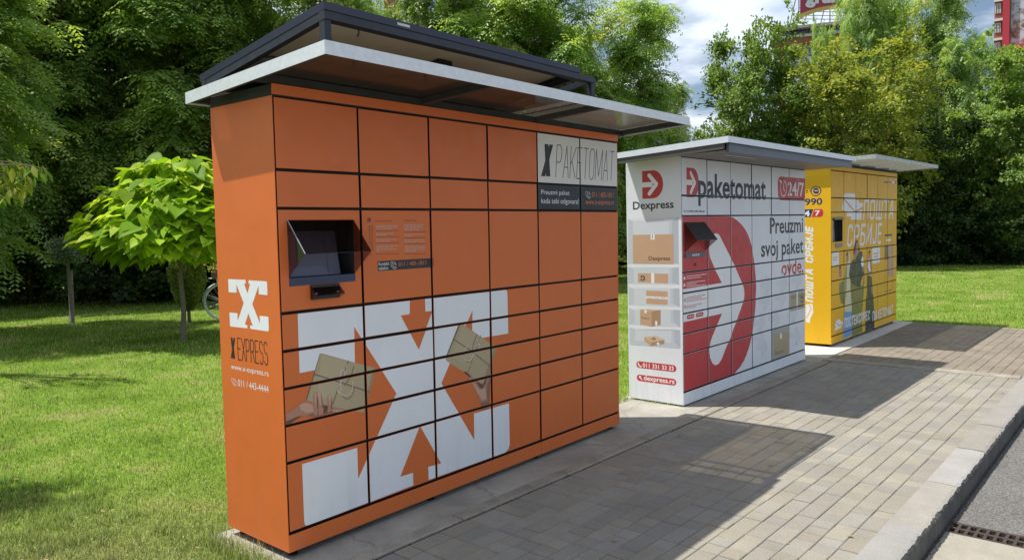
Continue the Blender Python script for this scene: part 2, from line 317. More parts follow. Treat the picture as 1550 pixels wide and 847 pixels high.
["P","shelf_shade2",[[.008,1.222],[.005,1.067],[.065,1.079],[.067,1.216]]],
["P","shelf_light",[[.008,1.222],[.527,1.227],[.466,1.222],[.067,1.211]]],
["P","shelf_shade2",[[.436,1.221],[.466,1.222],[.464,1.09],[.434,1.089]]],
["P","shelf_back",[[.011,1.038],[.531,1.045],[.533,.881],[.008,.873]]],
["P","shelf_shade",[[.531,1.045],[.533,.881],[.471,.904],[.473,1.038]]],
["P","shelf_shade2",[[.011,1.038],[.008,.873],[.067,.886],[.069,1.025]]],
["P","shelf_light",[[.011,1.038],[.531,1.045],[.473,1.038],[.069,1.02]]],
["P","shelf_shade2",[[.443,1.037],[.473,1.038],[.471,.904],[.441,.903]]],
["P","shelf_back",[[.012,.844],[.535,.854],[.536,.702],[.009,.693]]],
["P","shelf_shade",[[.535,.854],[.536,.702],[.471,.739],[.472,.851]]],
["P","shelf_shade2",[[.012,.844],[.009,.693],[.069,.714],[.071,.83]]],
["P","shelf_light",[[.012,.844],[.535,.854],[.472,.851],[.071,.825]]],
["P","shelf_shade2",[[.442,.849],[.472,.851],[.471,.739],[.441,.737]]],
["P","shelf_back",[[.015,.667],[.534,.677],[.536,.516],[.012,.506]]],
["P","shelf_shade",[[.534,.677],[.536,.516],[.476,.565],[.477,.682]]],
["P","shelf_shade2",[[.015,.667],[.012,.506],[.071,.533],[.073,.654]]],
["P","shelf_light",[[.015,.667],[.534,.677],[.477,.682],[.073,.649]]],
["P","shelf_shade2",[[.448,.679],[.477,.682],[.476,.565],[.446,.563]]],
["P","shelf_shade2",[[.012,.509],[.071,.548],[.476,.561],[.532,.515]]],
["P","card",[[.063,1.256],[.478,1.256],[.478,1.514],[.063,1.514]]],
["P","white_print",[[.251,1.469],[.291,1.469],[.291,1.514],[.251,1.514]]],
["P","kraft_line",[[.265,1.478],[.272,1.478],[.272,1.511],[.265,1.511]]],
["T","card_ink","Dexpress",.226,1.274,.444,1.321,{"bold":.02}],
["P","card",[[.111,1.083],[.423,1.083],[.423,1.168],[.111,1.168]]],
["P","white_print",[[.25,1.08],[.282,1.08],[.282,1.171],[.25,1.171]]],
["D","card_ink","card",.14,1.099,.187,1.147],
["P","card",[[.196,.893],[.415,.893],[.415,1.013],[.196,1.013]]],
["P","white_print",[[.196,.942],[.414,.942],[.414,.962],[.196,.962]]],
["T","card_ink","Dexpress",.211,.942,.262,.955,{}],
["T","card_ink","Dexpress",.28,.945,.331,.958,{}],
["T","card_ink","Dexpress",.349,.947,.399,.961,{}],
["P","card",[[.128,.836],[.25,.827],[.247,.69],[.128,.703]]],
["P","card_dark",[[.25,.827],[.342,.844],[.34,.712],[.247,.69]]],
["P","card_light",[[.128,.836],[.224,.847],[.342,.844],[.25,.827]]],
["P","white_print",[[.286,.704],[.307,.704],[.307,.743],[.286,.743]]],
["P","white_print",[[.175,.807],[.199,.807],[.199,.835],[.175,.835]]],
["T","card_ink","Dexpress",.142,.751,.228,.773,{}],
["P","card_light",[[.169,.592],[.293,.61],[.378,.578],[.243,.547]]],
["P","card",[[.169,.592],[.243,.547],[.238,.513],[.17,.554]]],
["P","card_dark",[[.243,.547],[.378,.578],[.374,.544],[.238,.513]]],
["P","white_print",[[.3,.531],[.325,.531],[.325,.551],[.3,.551]]],
["S","card_ink",.006,[[.239,.576],[.268,.572],[.287,.582],[.273,.59],[.254,.59]]],
["R","red",.081,.301,.493,.363,1,1,1],
["T","white_print","011 331 33 33",.149,.311,.466,.351,{"bold":.02}],
["R","red",.084,.18,.491,.24,1,1,1],
["T","white_print","dexpress.rs",.158,.18,.473,.238,{"bold":.02}],
["S","white_print",.013,[[.103,.345],[.107,.328],[.12,.316],[.134,.315]]],
["S","white_print",.01,[[.137,.195],[.112,.222]]],
["P","white_print",[[.107,.228],[.137,.227],[.111,.205]]]],"B_front":[["P","red",[[-.078,1.666],[.908,1.661],[.998,1.649],[1.088,1.619],[1.178,1.58],[1.255,1.533],[1.313,1.486],[1.361,1.429],[1.41,1.352],[1.471,1.181],[1.507,.999],[1.512,.945],[1.498,.802],[1.465,.632],[1.417,.476],[1.345,.357],[1.273,.277],[1.214,.229],[1.144,.188],[1.007,.136],[.92,.117],[-.112,.101]]],
["P","white_print",[[.645,1.508],[.58,1.498],[.541,1.476],[.514,1.437],[.494,1.366],[.501,1.323],[.512,1.29],[.602,1.186],[.753,1.039],[-.092,1.036],[-.098,.747],[.748,.751],[.641,.649],[.545,.556],[.507,.507],[.488,.436],[.505,.364],[.551,.304],[.606,.278],[.673,.281],[.742,.32],[.81,.392],[.881,.459],[.962,.548],[1.076,.664],[1.203,.809],[1.229,.848],[1.237,.89],[1.233,.933],[1.216,.973],[1.174,1.022],[1.032,1.176],[.922,1.28],[.729,1.464],[.692,1.494]]],
["D","red","white_print",.093,1.833,.313,2.088],
["T","navy_ink","paketomat",.3,1.758,1.757,2.055,{"bold":.024}],
["P","navy_ink",[[.028,1.721],[.077,1.712],[.036,1.702],[.047,1.712]]],
["B","navy_ink",.085,1.712,.42,1.71,.02,91],
["R","red",2.062,1.828,3.015,2.081,.6,1,0],
["C","white_print",2.214,1.956,.088,.012],
["P","white_print",[[2.094,2.043],[2.164,2.043],[2.144,2.004]]],
["P","red",[[2.164,2.055],[2.22,2.055],[2.214,2.021],[2.174,2.023]]],
["S","white_print",.012,[[2.207,2.011],[2.214,1.956],[2.239,1.927]]],
["T","white_print","24/7",2.33,1.876,2.794,2.034,{"bold":.02}],
["T","navy_ink","Preuzmi",1.848,1.474,2.775,1.645,{"bold":.018}],
["T","navy_ink","svoj paket",1.629,1.187,2.78,1.412,{"bold":.018}],
["T","red","ovde.",2.155,1.011,2.78,1.185,{"bold":.018}],
["S","ghost",.065,[[1.766,1.021],[1.87,.945],[1.87,.93],[1.765,.868]]],
["S","ghost",.07,[[1.643,.954],[1.828,.94]]],
["S","ghost",.065,[[2.182,1.014],[2.295,.935],[2.295,.919],[2.182,.856]]],
["S","ghost",.07,[[2.049,.944],[2.25,.93]]],
["S","ghost",.065,[[2.591,1.02],[2.713,.938],[2.713,.922],[2.591,.856]]],
["S","ghost",.07,[[2.448,.948],[2.664,.933]]],
["S","ghost",.065,[[1.706,.859],[1.809,.782],[1.809,.767],[1.705,.707]]],
["S","ghost",.07,[[1.584,.794],[1.768,.778]]],
["S","ghost",.065,[[2.144,.865],[2.256,.784],[2.256,.768],[2.143,.706]]],
["S","ghost",.07,[[2.011,.797],[2.21,.78]]],
["S","ghost",.065,[[1.6,.646],[1.702,.567],[1.702,.551],[1.599,.494]]],
["S","ghost",.07,[[1.48,.583],[1.661,.563]]],
["S","ghost",.065,[[1.968,.648],[2.077,.566],[2.077,.551],[1.967,.492]]],
["S","ghost",.07,[[1.84,.584],[2.033,.563]]],
["S","ghost",.065,[[2.455,.642],[2.574,.557],[2.574,.54],[2.455,.479]]],
["S","ghost",.07,[[2.315,.575],[2.526,.553]]],
["S","ghost",.065,[[1.656,.386],[1.758,.304],[1.758,.289],[1.655,.234]]],
["S","ghost",.07,[[1.534,.326],[1.717,.302]]],
["S","ghost",.065,[[2.55,.401],[2.671,.312],[2.671,.295],[2.549,.235]]],
["S","ghost",.07,[[2.407,.335],[2.622,.309]]],
["S","ghost",.065,[[1.565,.495],[1.665,.414],[1.665,.399],[1.564,.344]]],
["S","ghost",.07,[[1.445,.434],[1.625,.412]]],
["P","card_bg",[[2.392,.606],[2.835,.606],[2.835,.827],[2.392,.827]]],
["P","kraft",[[2.416,.617],[2.835,.617],[2.835,.781],[2.416,.781]]],
["P","kraft_dark",[[2.416,.738],[2.835,.738],[2.835,.781],[2.416,.781]]],
["P","white_print",[[2.58,.623],[2.621,.623],[2.621,.812],[2.58,.812]]],
["D","card_ink","kraft",2.702,.675,2.792,.749],
["P","card_bg",[[1.906,.101],[2.358,.101],[2.358,.469],[1.906,.469]]],
["P","kraft",[[1.937,.401],[2.343,.39],[2.348,.155],[1.955,.167]]],
["P","white_print",[[2.111,.337],[2.156,.337],[2.156,.394],[2.111,.394]]],
["T","card_ink","Dexpress",1.975,.172,2.197,.215,{}],
["B","white_print",.074,1.144,.45,1.142,.011,30],
["B","white_print",.073,1.125,.339,1.123,.011,31],
["B","white_print",.073,1.088,.418,1.084,.011,32],
["B","white_print",.072,1.071,.25,1.069,.011,33],
["B","white_print",.072,1.053,.426,1.048,.011,34],
["C","white_print",.037,1.131,.015,0],
["C","white_print",.036,1.07,.015,0],
["P","ink",[[.207,1.228],[.253,1.228],[.253,1.252],[.207,1.252]]],
["B","red",.07,.956,.421,.956,.011,50],
["B","red",.069,.939,.353,.939,.011,51],
["B","red",.069,.923,.442,.921,.011,52],
["B","red",.068,.883,.357,.881,.011,53],
["B","red",.068,.868,.246,.866,.011,54],
["C","red",.041,.94,.015,0],
["C","white_print",.041,.94,.007,0],
["C","red",.04,.879,.015,0],
["C","white_print",.04,.879,.007,0],
["R","red",.075,.764,.21,.803,1,1,1],
["B","white_print",.098,.785,.193,.782,.013,210],
["R","red",.24,.766,.382,.804,1,1,1],
["B","white_print",.264,.787,.364,.784,.013,307]],"C_side":[["C","navy",.514,1.976,.065,.011],
["C","navy",.514,1.978,.035,0],
["P","navy",[[.518,1.969],[.548,1.968],[.548,1.944],[.522,1.945]]],
["R","navy",.443,1.964,.458,2.0,.3,1,1],
["R","navy",.568,1.966,.583,1.997,.3,1,1],
["C","navy",.513,1.919,.009,0],
["B","ink",.386,1.988,.435,1.987,.02,7],
["B","ink",.386,1.966,.426,1.964,.02,8],
["S","white_print",.008,[[.499,1.981],[.534,1.979]]],
["T","navy","990",.376,1.8,.593,1.889,{"bold":.025}],
["P","navy",[[.268,1.751],[.48,1.75],[.447,1.651],[.268,1.654]]],
["P","crimson",[[.493,1.75],[.578,1.749],[.596,1.738],[.606,1.701],[.597,1.662],[.569,1.649],[.46,1.651]]],
["T","white_print","24",.295,1.662,.438,1.735,{"bold":.03}],
["T","white_print","7",.501,1.664,.564,1.733,{"bold":.03}],
["KV","white_print","ПОШТА СРБИЈЕ",.468,.575,.389,1.53,.022,.2],
["P","white_print",[[.38,.369],[.38,.527],[.397,.541],[.419,.539],[.427,.55],[.453,.546],[.471,.537],[.477,.427],[.465,.424],[.465,.4],[.452,.397],[.452,.373],[.442,.37],[.434,.32],[.434,.298],[.406,.302],[.38,.317]]],
["S","amber",.01,[[.424,.55],[.451,.478],[.388,.357]]]],"C_front":[["P","white_print",[[.504,1.946],[.944,1.947],[.913,1.885],[.954,1.88],[.954,1.86],[1.085,1.861],[1.069,1.828],[1.262,1.82],[1.224,1.757],[1.187,1.599],[.751,1.604],[.776,1.643],[.591,1.648],[.606,1.714],[.431,1.727],[.412,1.759],[.479,1.856]]],
["S","amber_dark",.02,[[.494,1.872],[.929,1.707],[1.235,1.761]]],
["K","white_print","ПОШТА",1.29,1.61,2.719,1.861,.04,.2],
["K","white_print","СРБИЈЕ",.626,1.262,2.111,1.523,.04,.2],
["B","ink",2.213,2.137,2.619,2.144,.035,21],
["P","crimson",[[2.671,2.121],[2.837,2.121],[2.837,2.169],[2.671,2.169]]],
["P","white_print",[[2.651,2.125],[2.771,2.125],[2.771,2.163],[2.651,2.163]]],
["R","white_print",.034,1.018,.293,1.199,.25,1,1],
["B","amber_dark",.066,1.133,.241,1.13,.02,5],
["B","amber_dark",.066,1.102,.218,1.101,.02,6],
["P","olive",[[.297,.793],[.489,.828],[.503,.5],[.373,.529],[.287,.681]]],
["P","skin_mid",[[.288,1.003],[.335,1.013],[.392,.94],[.373,.861],[.306,.87],[.278,.931]]],
["P","ink",[[.288,1.003],[.354,1.012],[.373,.99],[.316,.969]]],
["P","cream",[[.587,1.019],[.686,1.112],[.741,1.027],[.701,.88],[.737,.645],[.803,.438],[.788,.381],[.627,.389],[.503,.434],[.567,.659]]],
["P","cream",[[.651,1.176],[.716,1.152],[.726,1.061],[.651,1.032],[.606,1.1]]],
["P","skin_mid",[[.587,1.136],[.661,1.159],[.661,1.08],[.611,1.034],[.577,1.068]]],
["P","ink",[[.562,1.126],[.592,1.182],[.641,1.177],[.631,1.148]]],
["P","olive2",[[.455,.749],[.552,.988],[.607,1.034],[.587,.789],[.557,.594],[.489,.469]]],
["P","blue_jean",[[.489,.408],[.798,.38],[.809,.101],[.799,.065],[.44,.051]]],
["P","olive",[[.737,.778],[.932,.764],[1.251,.69],[1.338,.891],[1.328,.736],[1.285,.531],[1.231,.293],[1.232,.05],[.809,.042],[.798,.439],[.757,.577]]],
["P","dark_green",[[.818,1.064],[.983,1.098],[1.114,1.177],[1.227,1.164],[1.315,.996],[1.311,.841],[1.186,.763],[1.154,.676],[.958,.708],[.767,.763],[.676,.882],[.716,.995]]],
["P","hair",[[.848,1.141],[.879,1.237],[.961,1.326],[1.045,1.319],[1.087,1.246],[1.141,1.185],[.993,1.165],[.92,1.11]]],
["P","skin_mid",[[.93,1.168],[.961,1.281],[1.024,1.307],[1.072,1.264],[1.067,1.188],[1.035,1.121],[.92,1.068],[.848,1.065],[.869,1.112]]],
["P","white_print",[[1.227,1.104],[1.282,1.067],[1.304,.962],[1.223,.941],[1.169,1.004]]],
["P","skin_mid",[[1.228,.949],[1.304,.962],[1.294,.885],[1.239,.883]]],
["P","hair",[[1.503,1.158],[1.594,1.167],[1.571,1.124],[1.515,1.105]]],
["P","skin_mid",[[1.515,1.117],[1.571,1.12],[1.676,.924],[1.654,.819],[1.483,.839],[1.437,.911],[1.459,.989]]],
["P","white_print",[[1.493,1.005],[1.538,1.072],[1.607,.866],[1.528,.871],[1.471,.936]]],
["P","dark_green",[[1.455,.814],[1.539,.818],[1.654,.78],[1.678,.672],[1.725,.529],[1.774,.309],[1.788,.051],[1.376,.047],[1.385,.417],[1.439,.623]]],
["P","skin_mid",[[1.632,.643],[1.713,.646],[1.731,.528],[1.667,.551]]],
["P","night",[[1.38,.208],[1.775,.201],[1.788,.044],[1.365,.041]]],
["R","white_print",1.68,.972,2.048,1.193,.25,1,1],
["B","amber_dark",1.732,1.108,2.005,1.109,.03,11],
["B","amber_dark",1.756,1.066,1.933,1.065,.03,12],
["P","parcel_brown",[[2.286,.993],[2.505,.993],[2.505,1.213],[2.286,1.213]]],
["P","card",[[2.457,1.037],[2.701,1.037],[2.701,1.216],[2.457,1.216]]],
["P","card",[[2.454,.74],[2.745,.74],[2.745,1.007],[2.454,1.007]]],
["P","card_dark",[[2.454,.755],[2.508,.755],[2.508,1.007],[2.454,1.007]]],
["P","ink",[[2.3,1.343],[2.651,1.343],[2.651,1.369],[2.3,1.369]]],
["P","white_print",[[2.354,1.265],[2.615,1.265],[2.615,1.299],[2.354,1.299]]],
["S","ink",.009,[[2.297,1.363],[2.3,.53],[2.335,.522],[2.663,.527],[2.692,.552],[2.658,1.354]]],
["K","white_print","ПОСТЕКСПРЕС",.494,.198,1.555,.311,.024,.15],
["K","white_print","ПАКЕТОМАТ",1.705,.156,2.72,.278,.024,.1],
["P","white_print",[[.123,.2],[.137,.228],[.169,.23],[.16,.26],[.132,.271],[.169,.299],[.193,.324],[.249,.323],[.249,.335],[.334,.321],[.353,.3],[.43,.282],[.421,.266],[.45,.243],[.392,.225],[.358,.221],[.358,.208],[.296,.204]]],
["S","amber_dark",.01,[[.169,.299],[.277,.247],[.43,.246]]]]}
# ------------------------------------------------------------------ printed artwork: flat vector shapes clipped to the sheet they are printed on
_tc = {}
def glyphs(s, bold=0., shear=0.):
    k = (s, bold, shear)
    if k in _tc: return _tc[k]
    cu = bpy.data.curves.new('t', 'FONT'); cu.body = s; cu.resolution_u = 3; cu.offset = bold; cu.shear = shear; cu.fill_mode = 'FRONT'
    o = bpy.data.objects.new('t', cu); col.objects.link(o); bpy.context.view_layer.update()
    ev = o.evaluated_get(bpy.context.evaluated_depsgraph_get()); me = ev.to_mesh(); me.calc_loop_triangles()
    v = np.array([x.co[:2] for x in me.vertices]); t = np.array([x.vertices[:] for x in me.loop_triangles])
    ev.to_mesh_clear(); bpy.data.objects.remove(o); bpy.data.curves.remove(cu)
    tr = v[t]; mn = v.min(0); mx_ = v.max(0); tr = (tr-mn)/(mx_-mn); _tc[k] = tr; return tr
STK = []
def tess(p):
    t = tessellate_polygon([[Vector((x, y, 0)) for x, y in p]]); a = np.array(p, float)
    return np.array([[a[i] for i in q] for q in t])
def strokes(lines, w, closed=False, cap=True):
    T = []
    for ln in lines:
        ln = [np.array(p, float) for p in ln]
        for a, b in zip(ln[:-1], ln[1:]):
            d = b-a; l = np.hypot(*d)
            if l < 1e-9: continue
            n = np.array([-d[1], d[0]])/l*w/2; T += [[a-n, b-n, b+n], [a-n, b+n, a+n]]
        for i, p in enumerate(ln):
            if (0 < i < len(ln)-1) or cap:
                g = [p+w/2*np.array([math.cos(t), math.sin(t)]) for t in np.linspace(0, 2*math.pi, 9)[:-1]]
                T += [[p, g[j], g[(j+1) % 8]] for j in range(8)]
    a_ = np.array(T); STK.append(a_); return a_
SF = {'P': (.8, [[(0, 0), (0, 1), (.65, 1), (.9, .88), (.9, .6), (.65, .47), (0, .47)]]), 'A': (.8, [[(0, 0), (.5, 1), (1, 0)], [(.17, .33), (.83, .33)]]),
 'K': (.8, [[(0, 0), (0, 1)], [(1, 1), (.08, .45)], [(.25, .56), (1, 0)]]), 'E': (.7, [[(1, 0), (0, 0), (0, 1), (1, 1)], [(0, .52), (.85, .52)]]),
 'T': (.75, [[(0, 1), (1, 1)], [(.5, 1), (.5, 0)]]), 'O': (.8, [[(.3, 0), (.7, 0), (.95, .12), (.95, .88), (.7, 1), (.3, 1), (.05, .88), (.05, .12), (.3, 0)]]),
 'M': (1.05, [[(0, 0), (0, 1), (.5, .12), (1, 1), (1, 0)]]), 'X': (.8, [[(0, 0), (1, 1)], [(0, 1), (1, 0)]]),
 'R': (.8, [[(0, 0), (0, 1), (.65, 1), (.9, .88), (.9, .6), (.65, .48), (0, .48)], [(.5, .48), (1, 0)]]),
 'П': (.8, [[(0, 0), (0, 1), (1, 1), (1, 0)]]), 'О': (.8, [[(.3, 0), (.7, 0), (1, .12), (1, .88), (.7, 1), (.3, 1), (0, .88), (0, .12), (.3, 0)]]), 'Ш': (1.15, [[(0, 1), (0, 0), (1, 0), (1, 1)], [(.5, 0), (.5, 1)]]), 'Т': (.8, [[(0, 1), (1, 1)], [(.5, 1), (.5, 0)]]), 'А': (.85, [[(0, 0), (.4, 1), (.6, 1), (1, 0)], [(.2, .3), (.8, .3)]]), 'С': (.75, [[(1, .75), (1, .88), (.7, 1), (.3, 1), (0, .88), (0, .12), (.3, 0), (.7, 0), (1, .12), (1, .25)]]), 'Р': (.78, [[(0, 0), (0, 1), (.7, 1), (1, .88), (1, .56), (.7, .43), (0, .43)]]), 'Б': (.78, [[(.95, 1), (0, 1), (0, 0), (.7, 0), (1, .12), (1, .44), (.7, .56), (0, .56)]]), 'И': (.85, [[(0, 1), (0, 0), (1, 1), (1, 0)]]), 'Ј': (.6, [[(1, 1), (1, .12), (.7, 0), (.3, 0), (0, .12), (0, .25)]]), 'Е': (.68, [[(1, 0), (0, 0), (0, 1), (1, 1)], [(0, .5), (.9, .5)]]), 'К': (.8, [[(0, 0), (0, 1)], [(1, 1), (.1, .48)], [(.2, .55), (1, 0)]]), 'М': (1.05, [[(0, 0), (0, 1), (.5, .3), (1, 1), (1, 0)]]), ' ': (.5, []),
 'S': (.78, [[(.03, .14), (.3, 0), (.7, 0), (.95, .13), (.95, .36), (.7, .49), (.3, .53), (.05, .66), (.05, .87), (.3, 1), (.7, 1), (.95, .86)]])}
def arcpts(cx, cy, rx, ry, a0, a1, n=10): return [(cx+rx*math.cos(R(a0+(a1-a0)*i/n)), cy+ry*math.sin(R(a0+(a1-a0)*i/n))) for i in range(n+1)]
XN = None
def bx(tr, x0, y0, x1, y1): return tr*np.array([x1-x0, y1-y0])+np.array([x0, y0])
def expand(entries):
    """-> list of (material key, triangles, layer)"""
    out = []
    for e in entries:
        k, m = e[0], e[1]; res = []
        if k == 'P': res = [(m, tess(e[2]))]
        elif k == 'T':
            o = e[7]; res = [(m, bx(glyphs(e[2], o.get('bold', 0.), o.get('shear', 0.)), *e[3:7]))]
        elif k == 'V':
            b = e[7] if len(e) > 7 else 0.; sh = e[8] if len(e) > 8 else 0.; t = glyphs(e[2], b, sh)
            t = np.stack([1-t[..., 1], t[..., 0]], -1); res = [(m, bx(t, min(e[3], e[5]), min(e[4], e[6]), max(e[3], e[5]), max(e[4], e[6])))]
        elif k == 'S': res = [(m, strokes([e[3]], e[2]))]
        elif k == 'C':
            cx, cy, r_, ring = e[2:6]; n = 28
            if ring: res = [(m, strokes([[(cx+(r_-ring/2)*math.cos(2*math.pi*i/n), cy+(r_-ring/2)*math.sin(2*math.pi*i/n)) for i in range(n+1)]], ring))]
            else: res = [(m, tess([(cx+r_*math.cos(2*math.pi*i/n), cy+r_*math.sin(2*math.pi*i/n)) for i in range(n)]))]
        elif k == 'R':
            x0, y0, x1, y1, rad = e[2:7]; rl, rr = (e[7], e[8]) if len(e) > 8 else (1, 1); h = abs(y1-y0)*.5*min(1, rad) if rad <= 1 else .02
            h = min(h, abs(x1-x0)*.5)
            p = (arcpts(x0+h, y0+h, h, h, 180, 270, 6)+[(0, 0)][:0] if rl else [(x0, y0)])
            p += (arcpts(x1-h, y0+h, h, h, 270, 360, 6)+arcpts(x1-h, y1-h, h, h, 0, 90, 6)) if rr else [(x1, y0), (x1, y1)]
            p += arcpts(x0+h, y1-h, h, h, 90, 180, 6) if rl else [(x0, y1)]
            res = [(m, tess(p))]
        elif k == 'D':
            m2, x0, y0, x1, y1 = e[2:7]
            d = [(0, 0)]+[(.52, 0)]+arcpts(.52, .5, .48, .5, -88, 88, 16)+[(.52, 1), (0, 1)]
            d = [(x0+x*(x1-x0), y0+y*(y1-y0)) for x, y in d]; res = [(m, tess(d))]
            W, H = x1-x0, y1-y0; g = lambda x, y: (x0+x*W, y0+y*H)
            res += [(m2, tess([g(-.01, .41), g(.5, .41), g(.5, .59), g(-.01, .59)])), (m2, strokes([[g(.34, .83), g(.68, .5), g(.34, .17)]], W*.17))]
        elif k == 'X':
            x0, y0, x1, y1 = e[2:6]; res = [(m, bx(XN, x0, y0, x1, y1))]
        elif k == 'H':
            x0, y0, x1, y1 = e[2:6]; g = lambda x, y: (x0+x*(x1-x0), y0+y*(y1-y0)); w_ = (y1-y0)*.055
            L = [[g(.25, .98), g(.02, .85), g(.03, .55), g(.2, .25), g(.5, .04), g(.8, 0), g(.98, .14), g(.75, .3), g(.6, .22), g(.42, .38), g(.3, .58), g(.4, .72), g(.25, .98)],
                 [g(.55, .92), g(.8, .8), g(.97, .5)], [g(.55, .74), g(.7, .66), g(.8, .5)]]
            res = [(m, strokes(L, w_))]
        elif k == 'K':
            s_, x0, y0, x1, y1, w_, sh = e[2:9]; adv = [SF[c][0] for c in s_]; gap = .24 if w_ < .02 else .5; tot = sum(adv)+gap*(len(s_)-1); u = (x1-x0-sh*(y1-y0)*.5)/tot; L = []; x = x0
            for c, a in zip(s_, adv):
                for ln in SF[c][1]: L.append([(x+px*a*u+sh*(y1-y0)*py, y0+py*(y1-y0)) for px, py in ln])
                x += (a+gap)*u
            res = [(m, strokes(L, w_))]
        elif k == 'KV':
            s_, xa, z0, xb, z1, w_, sh = e[2:9]; x0, x1 = min(xa, xb), max(xa, xb); hh = x1-x0; adv = [SF[c][0] for c in s_]; gap = .5; tot = sum(adv)+gap*(len(s_)-1); u = (z1-z0-sh*hh)/tot; L = []; x = 0
            for c, a in zip(s_, adv):
                for ln in SF[c][1]: L.append([(x1-py*hh, z0+x+px*a*u+sh*hh*py) for px, py in ln])
                x += (a+gap)*u
            res = [(m, strokes(L, w_))]
        elif k == 'B':
            x0, y0, x1, y1, t_, seed = e[2:8]; q = random.Random(seed); L = []; x = 0.; ln = math.hypot(x1-x0, y1-y0)
            while x < 1:
                l = q.uniform(.5, 1.9)*t_*1.6/ln; e1 = min(1, x+l); L.append([(x0+(x1-x0)*x, y0+(y1-y0)*x), (x0+(x1-x0)*e1, y0+(y1-y0)*e1)]); x = e1+t_*.55/ln
            res = [(m, strokes(L, t_*.6, cap=False))]
        out += res
    fin = []
    for m, t in out:
        if len(t) == 0: continue
        b = (t[..., 0].min(), t[..., 1].min(), t[..., 0].max(), t[..., 1].max()); lay = 1
        for m2, t2, l2, b2 in fin:
            if b[0] < b2[2] and b[2] > b2[0] and b[1] < b2[3] and b[3] > b2[1]: lay = max(lay, l2+1)
        fin.append((m, t, lay, b))
    return fin
def clip(tri, x0, y0, x1, y1):
    p = [tuple(q) for q in tri]
    for ax, lim, sg in ((0, x0, 1), (0, x1, -1), (1, y0, 1), (1, y1, -1)):
        r_ = []
        for i in range(len(p)):
            a, b = p[i-1], p[i]; ia = (a[ax]-lim)*sg >= 0; ib = (b[ax]-lim)*sg >= 0
            if ia != ib:
                t = (lim-a[ax])/(b[ax]-a[ax]); r_.append((a[0]+(b[0]-a[0])*t, a[1]+(b[1]-a[1])*t))
            if ib: r_.append(b)
        p = r_
        if len(p) < 3: return None
    return p
def paint(mb, art, rect, mats, fn):
    """add the part of the artwork inside rect; fn(x, z, layer) -> point"""
    x0, y0, x1, y1 = rect
    for m, t, lay, b in art:
        if b[0] > x1 or b[2] < x0 or b[1] > y1 or b[3] < y0: continue
        mt = pm(m)
        if mt not in mats: mats.append(mt)
        mi = mats.index(mt)
        lo = t.min(1); hi = t.max(1); keep = (lo[:, 0] < x1) & (hi[:, 0] > x0) & (lo[:, 1] < y1) & (hi[:, 1] > y0)
        ov = any(t is s_ for s_ in STK)
        for ti, tri in enumerate(t[keep]):
            p = clip(tri, x0, y0, x1, y1)
            if not p: continue
            ar = sum(p[i-1][0]*p[i][1]-p[i][0]*p[i-1][1] for i in range(len(p)))
            if abs(ar) < 1e-9: continue
            if ar < 0: p = p[::-1]
            mb.poly([fn(x, z, lay+(.06*(ti % 11) if ov else 0)) for x, z in p], mi)
_xp = np.array(ART['A_front'][0][2]); _xt = tess(ART['A_front'][0][2]); XN = (_xt-_xp.min(0))/(_xp.max(0)-_xp.min(0))

# ------------------------------------------------------------------ parcel lockers
def door_mesh(x0, x1, z0, z1, base, art, hole=None, th=.018):
    mb = MB(); mats = [base, M_black]; c = .0016
    if hole is None:
        mb.quad((x0+c, 0, z0+c), (x1-c, 0, z0+c), (x1-c, 0, z1-c), (x0+c, 0, z1-c))
    else:
        hx0, hx1, hz0, hz1 = hole
        mb.quad((x0+c, 0, z0+c), (x1-c, 0, z0+c), (x1-c, 0, hz0), (x0+c, 0, hz0)); mb.quad((x0+c, 0, hz1), (x1-c, 0, hz1), (x1-c, 0, z1-c), (x0+c, 0, z1-c))
        mb.quad((x0+c, 0, hz0), (hx0, 0, hz0), (hx0, 0, hz1), (x0+c, 0, hz1)); mb.quad((hx1, 0, hz0), (x1-c, 0, hz0), (x1-c, 0, hz1), (hx1, 0, hz1))
    F = [(x0+c, 0, z0+c), (x1-c, 0, z0+c), (x1-c, 0, z1-c), (x0+c, 0, z1-c)]; S = [(x0, c, z0), (x1, c, z0), (x1, c, z1), (x0, c, z1)]; B = [(x0, th, z0), (x1, th, z0), (x1, th, z1), (x0, th, z1)]
    for i in range(4):
        j = (i+1) % 4; mb.quad(F[j], F[i], S[i], S[j]); mb.quad(S[j], S[i], B[i], B[j], 1)
    paint(mb, art, (x0+c, z0+c, x1-c, z1-c), mats, lambda x, z, l: (x, -.00018*l, z))
    return mb.mesh('door', mats)
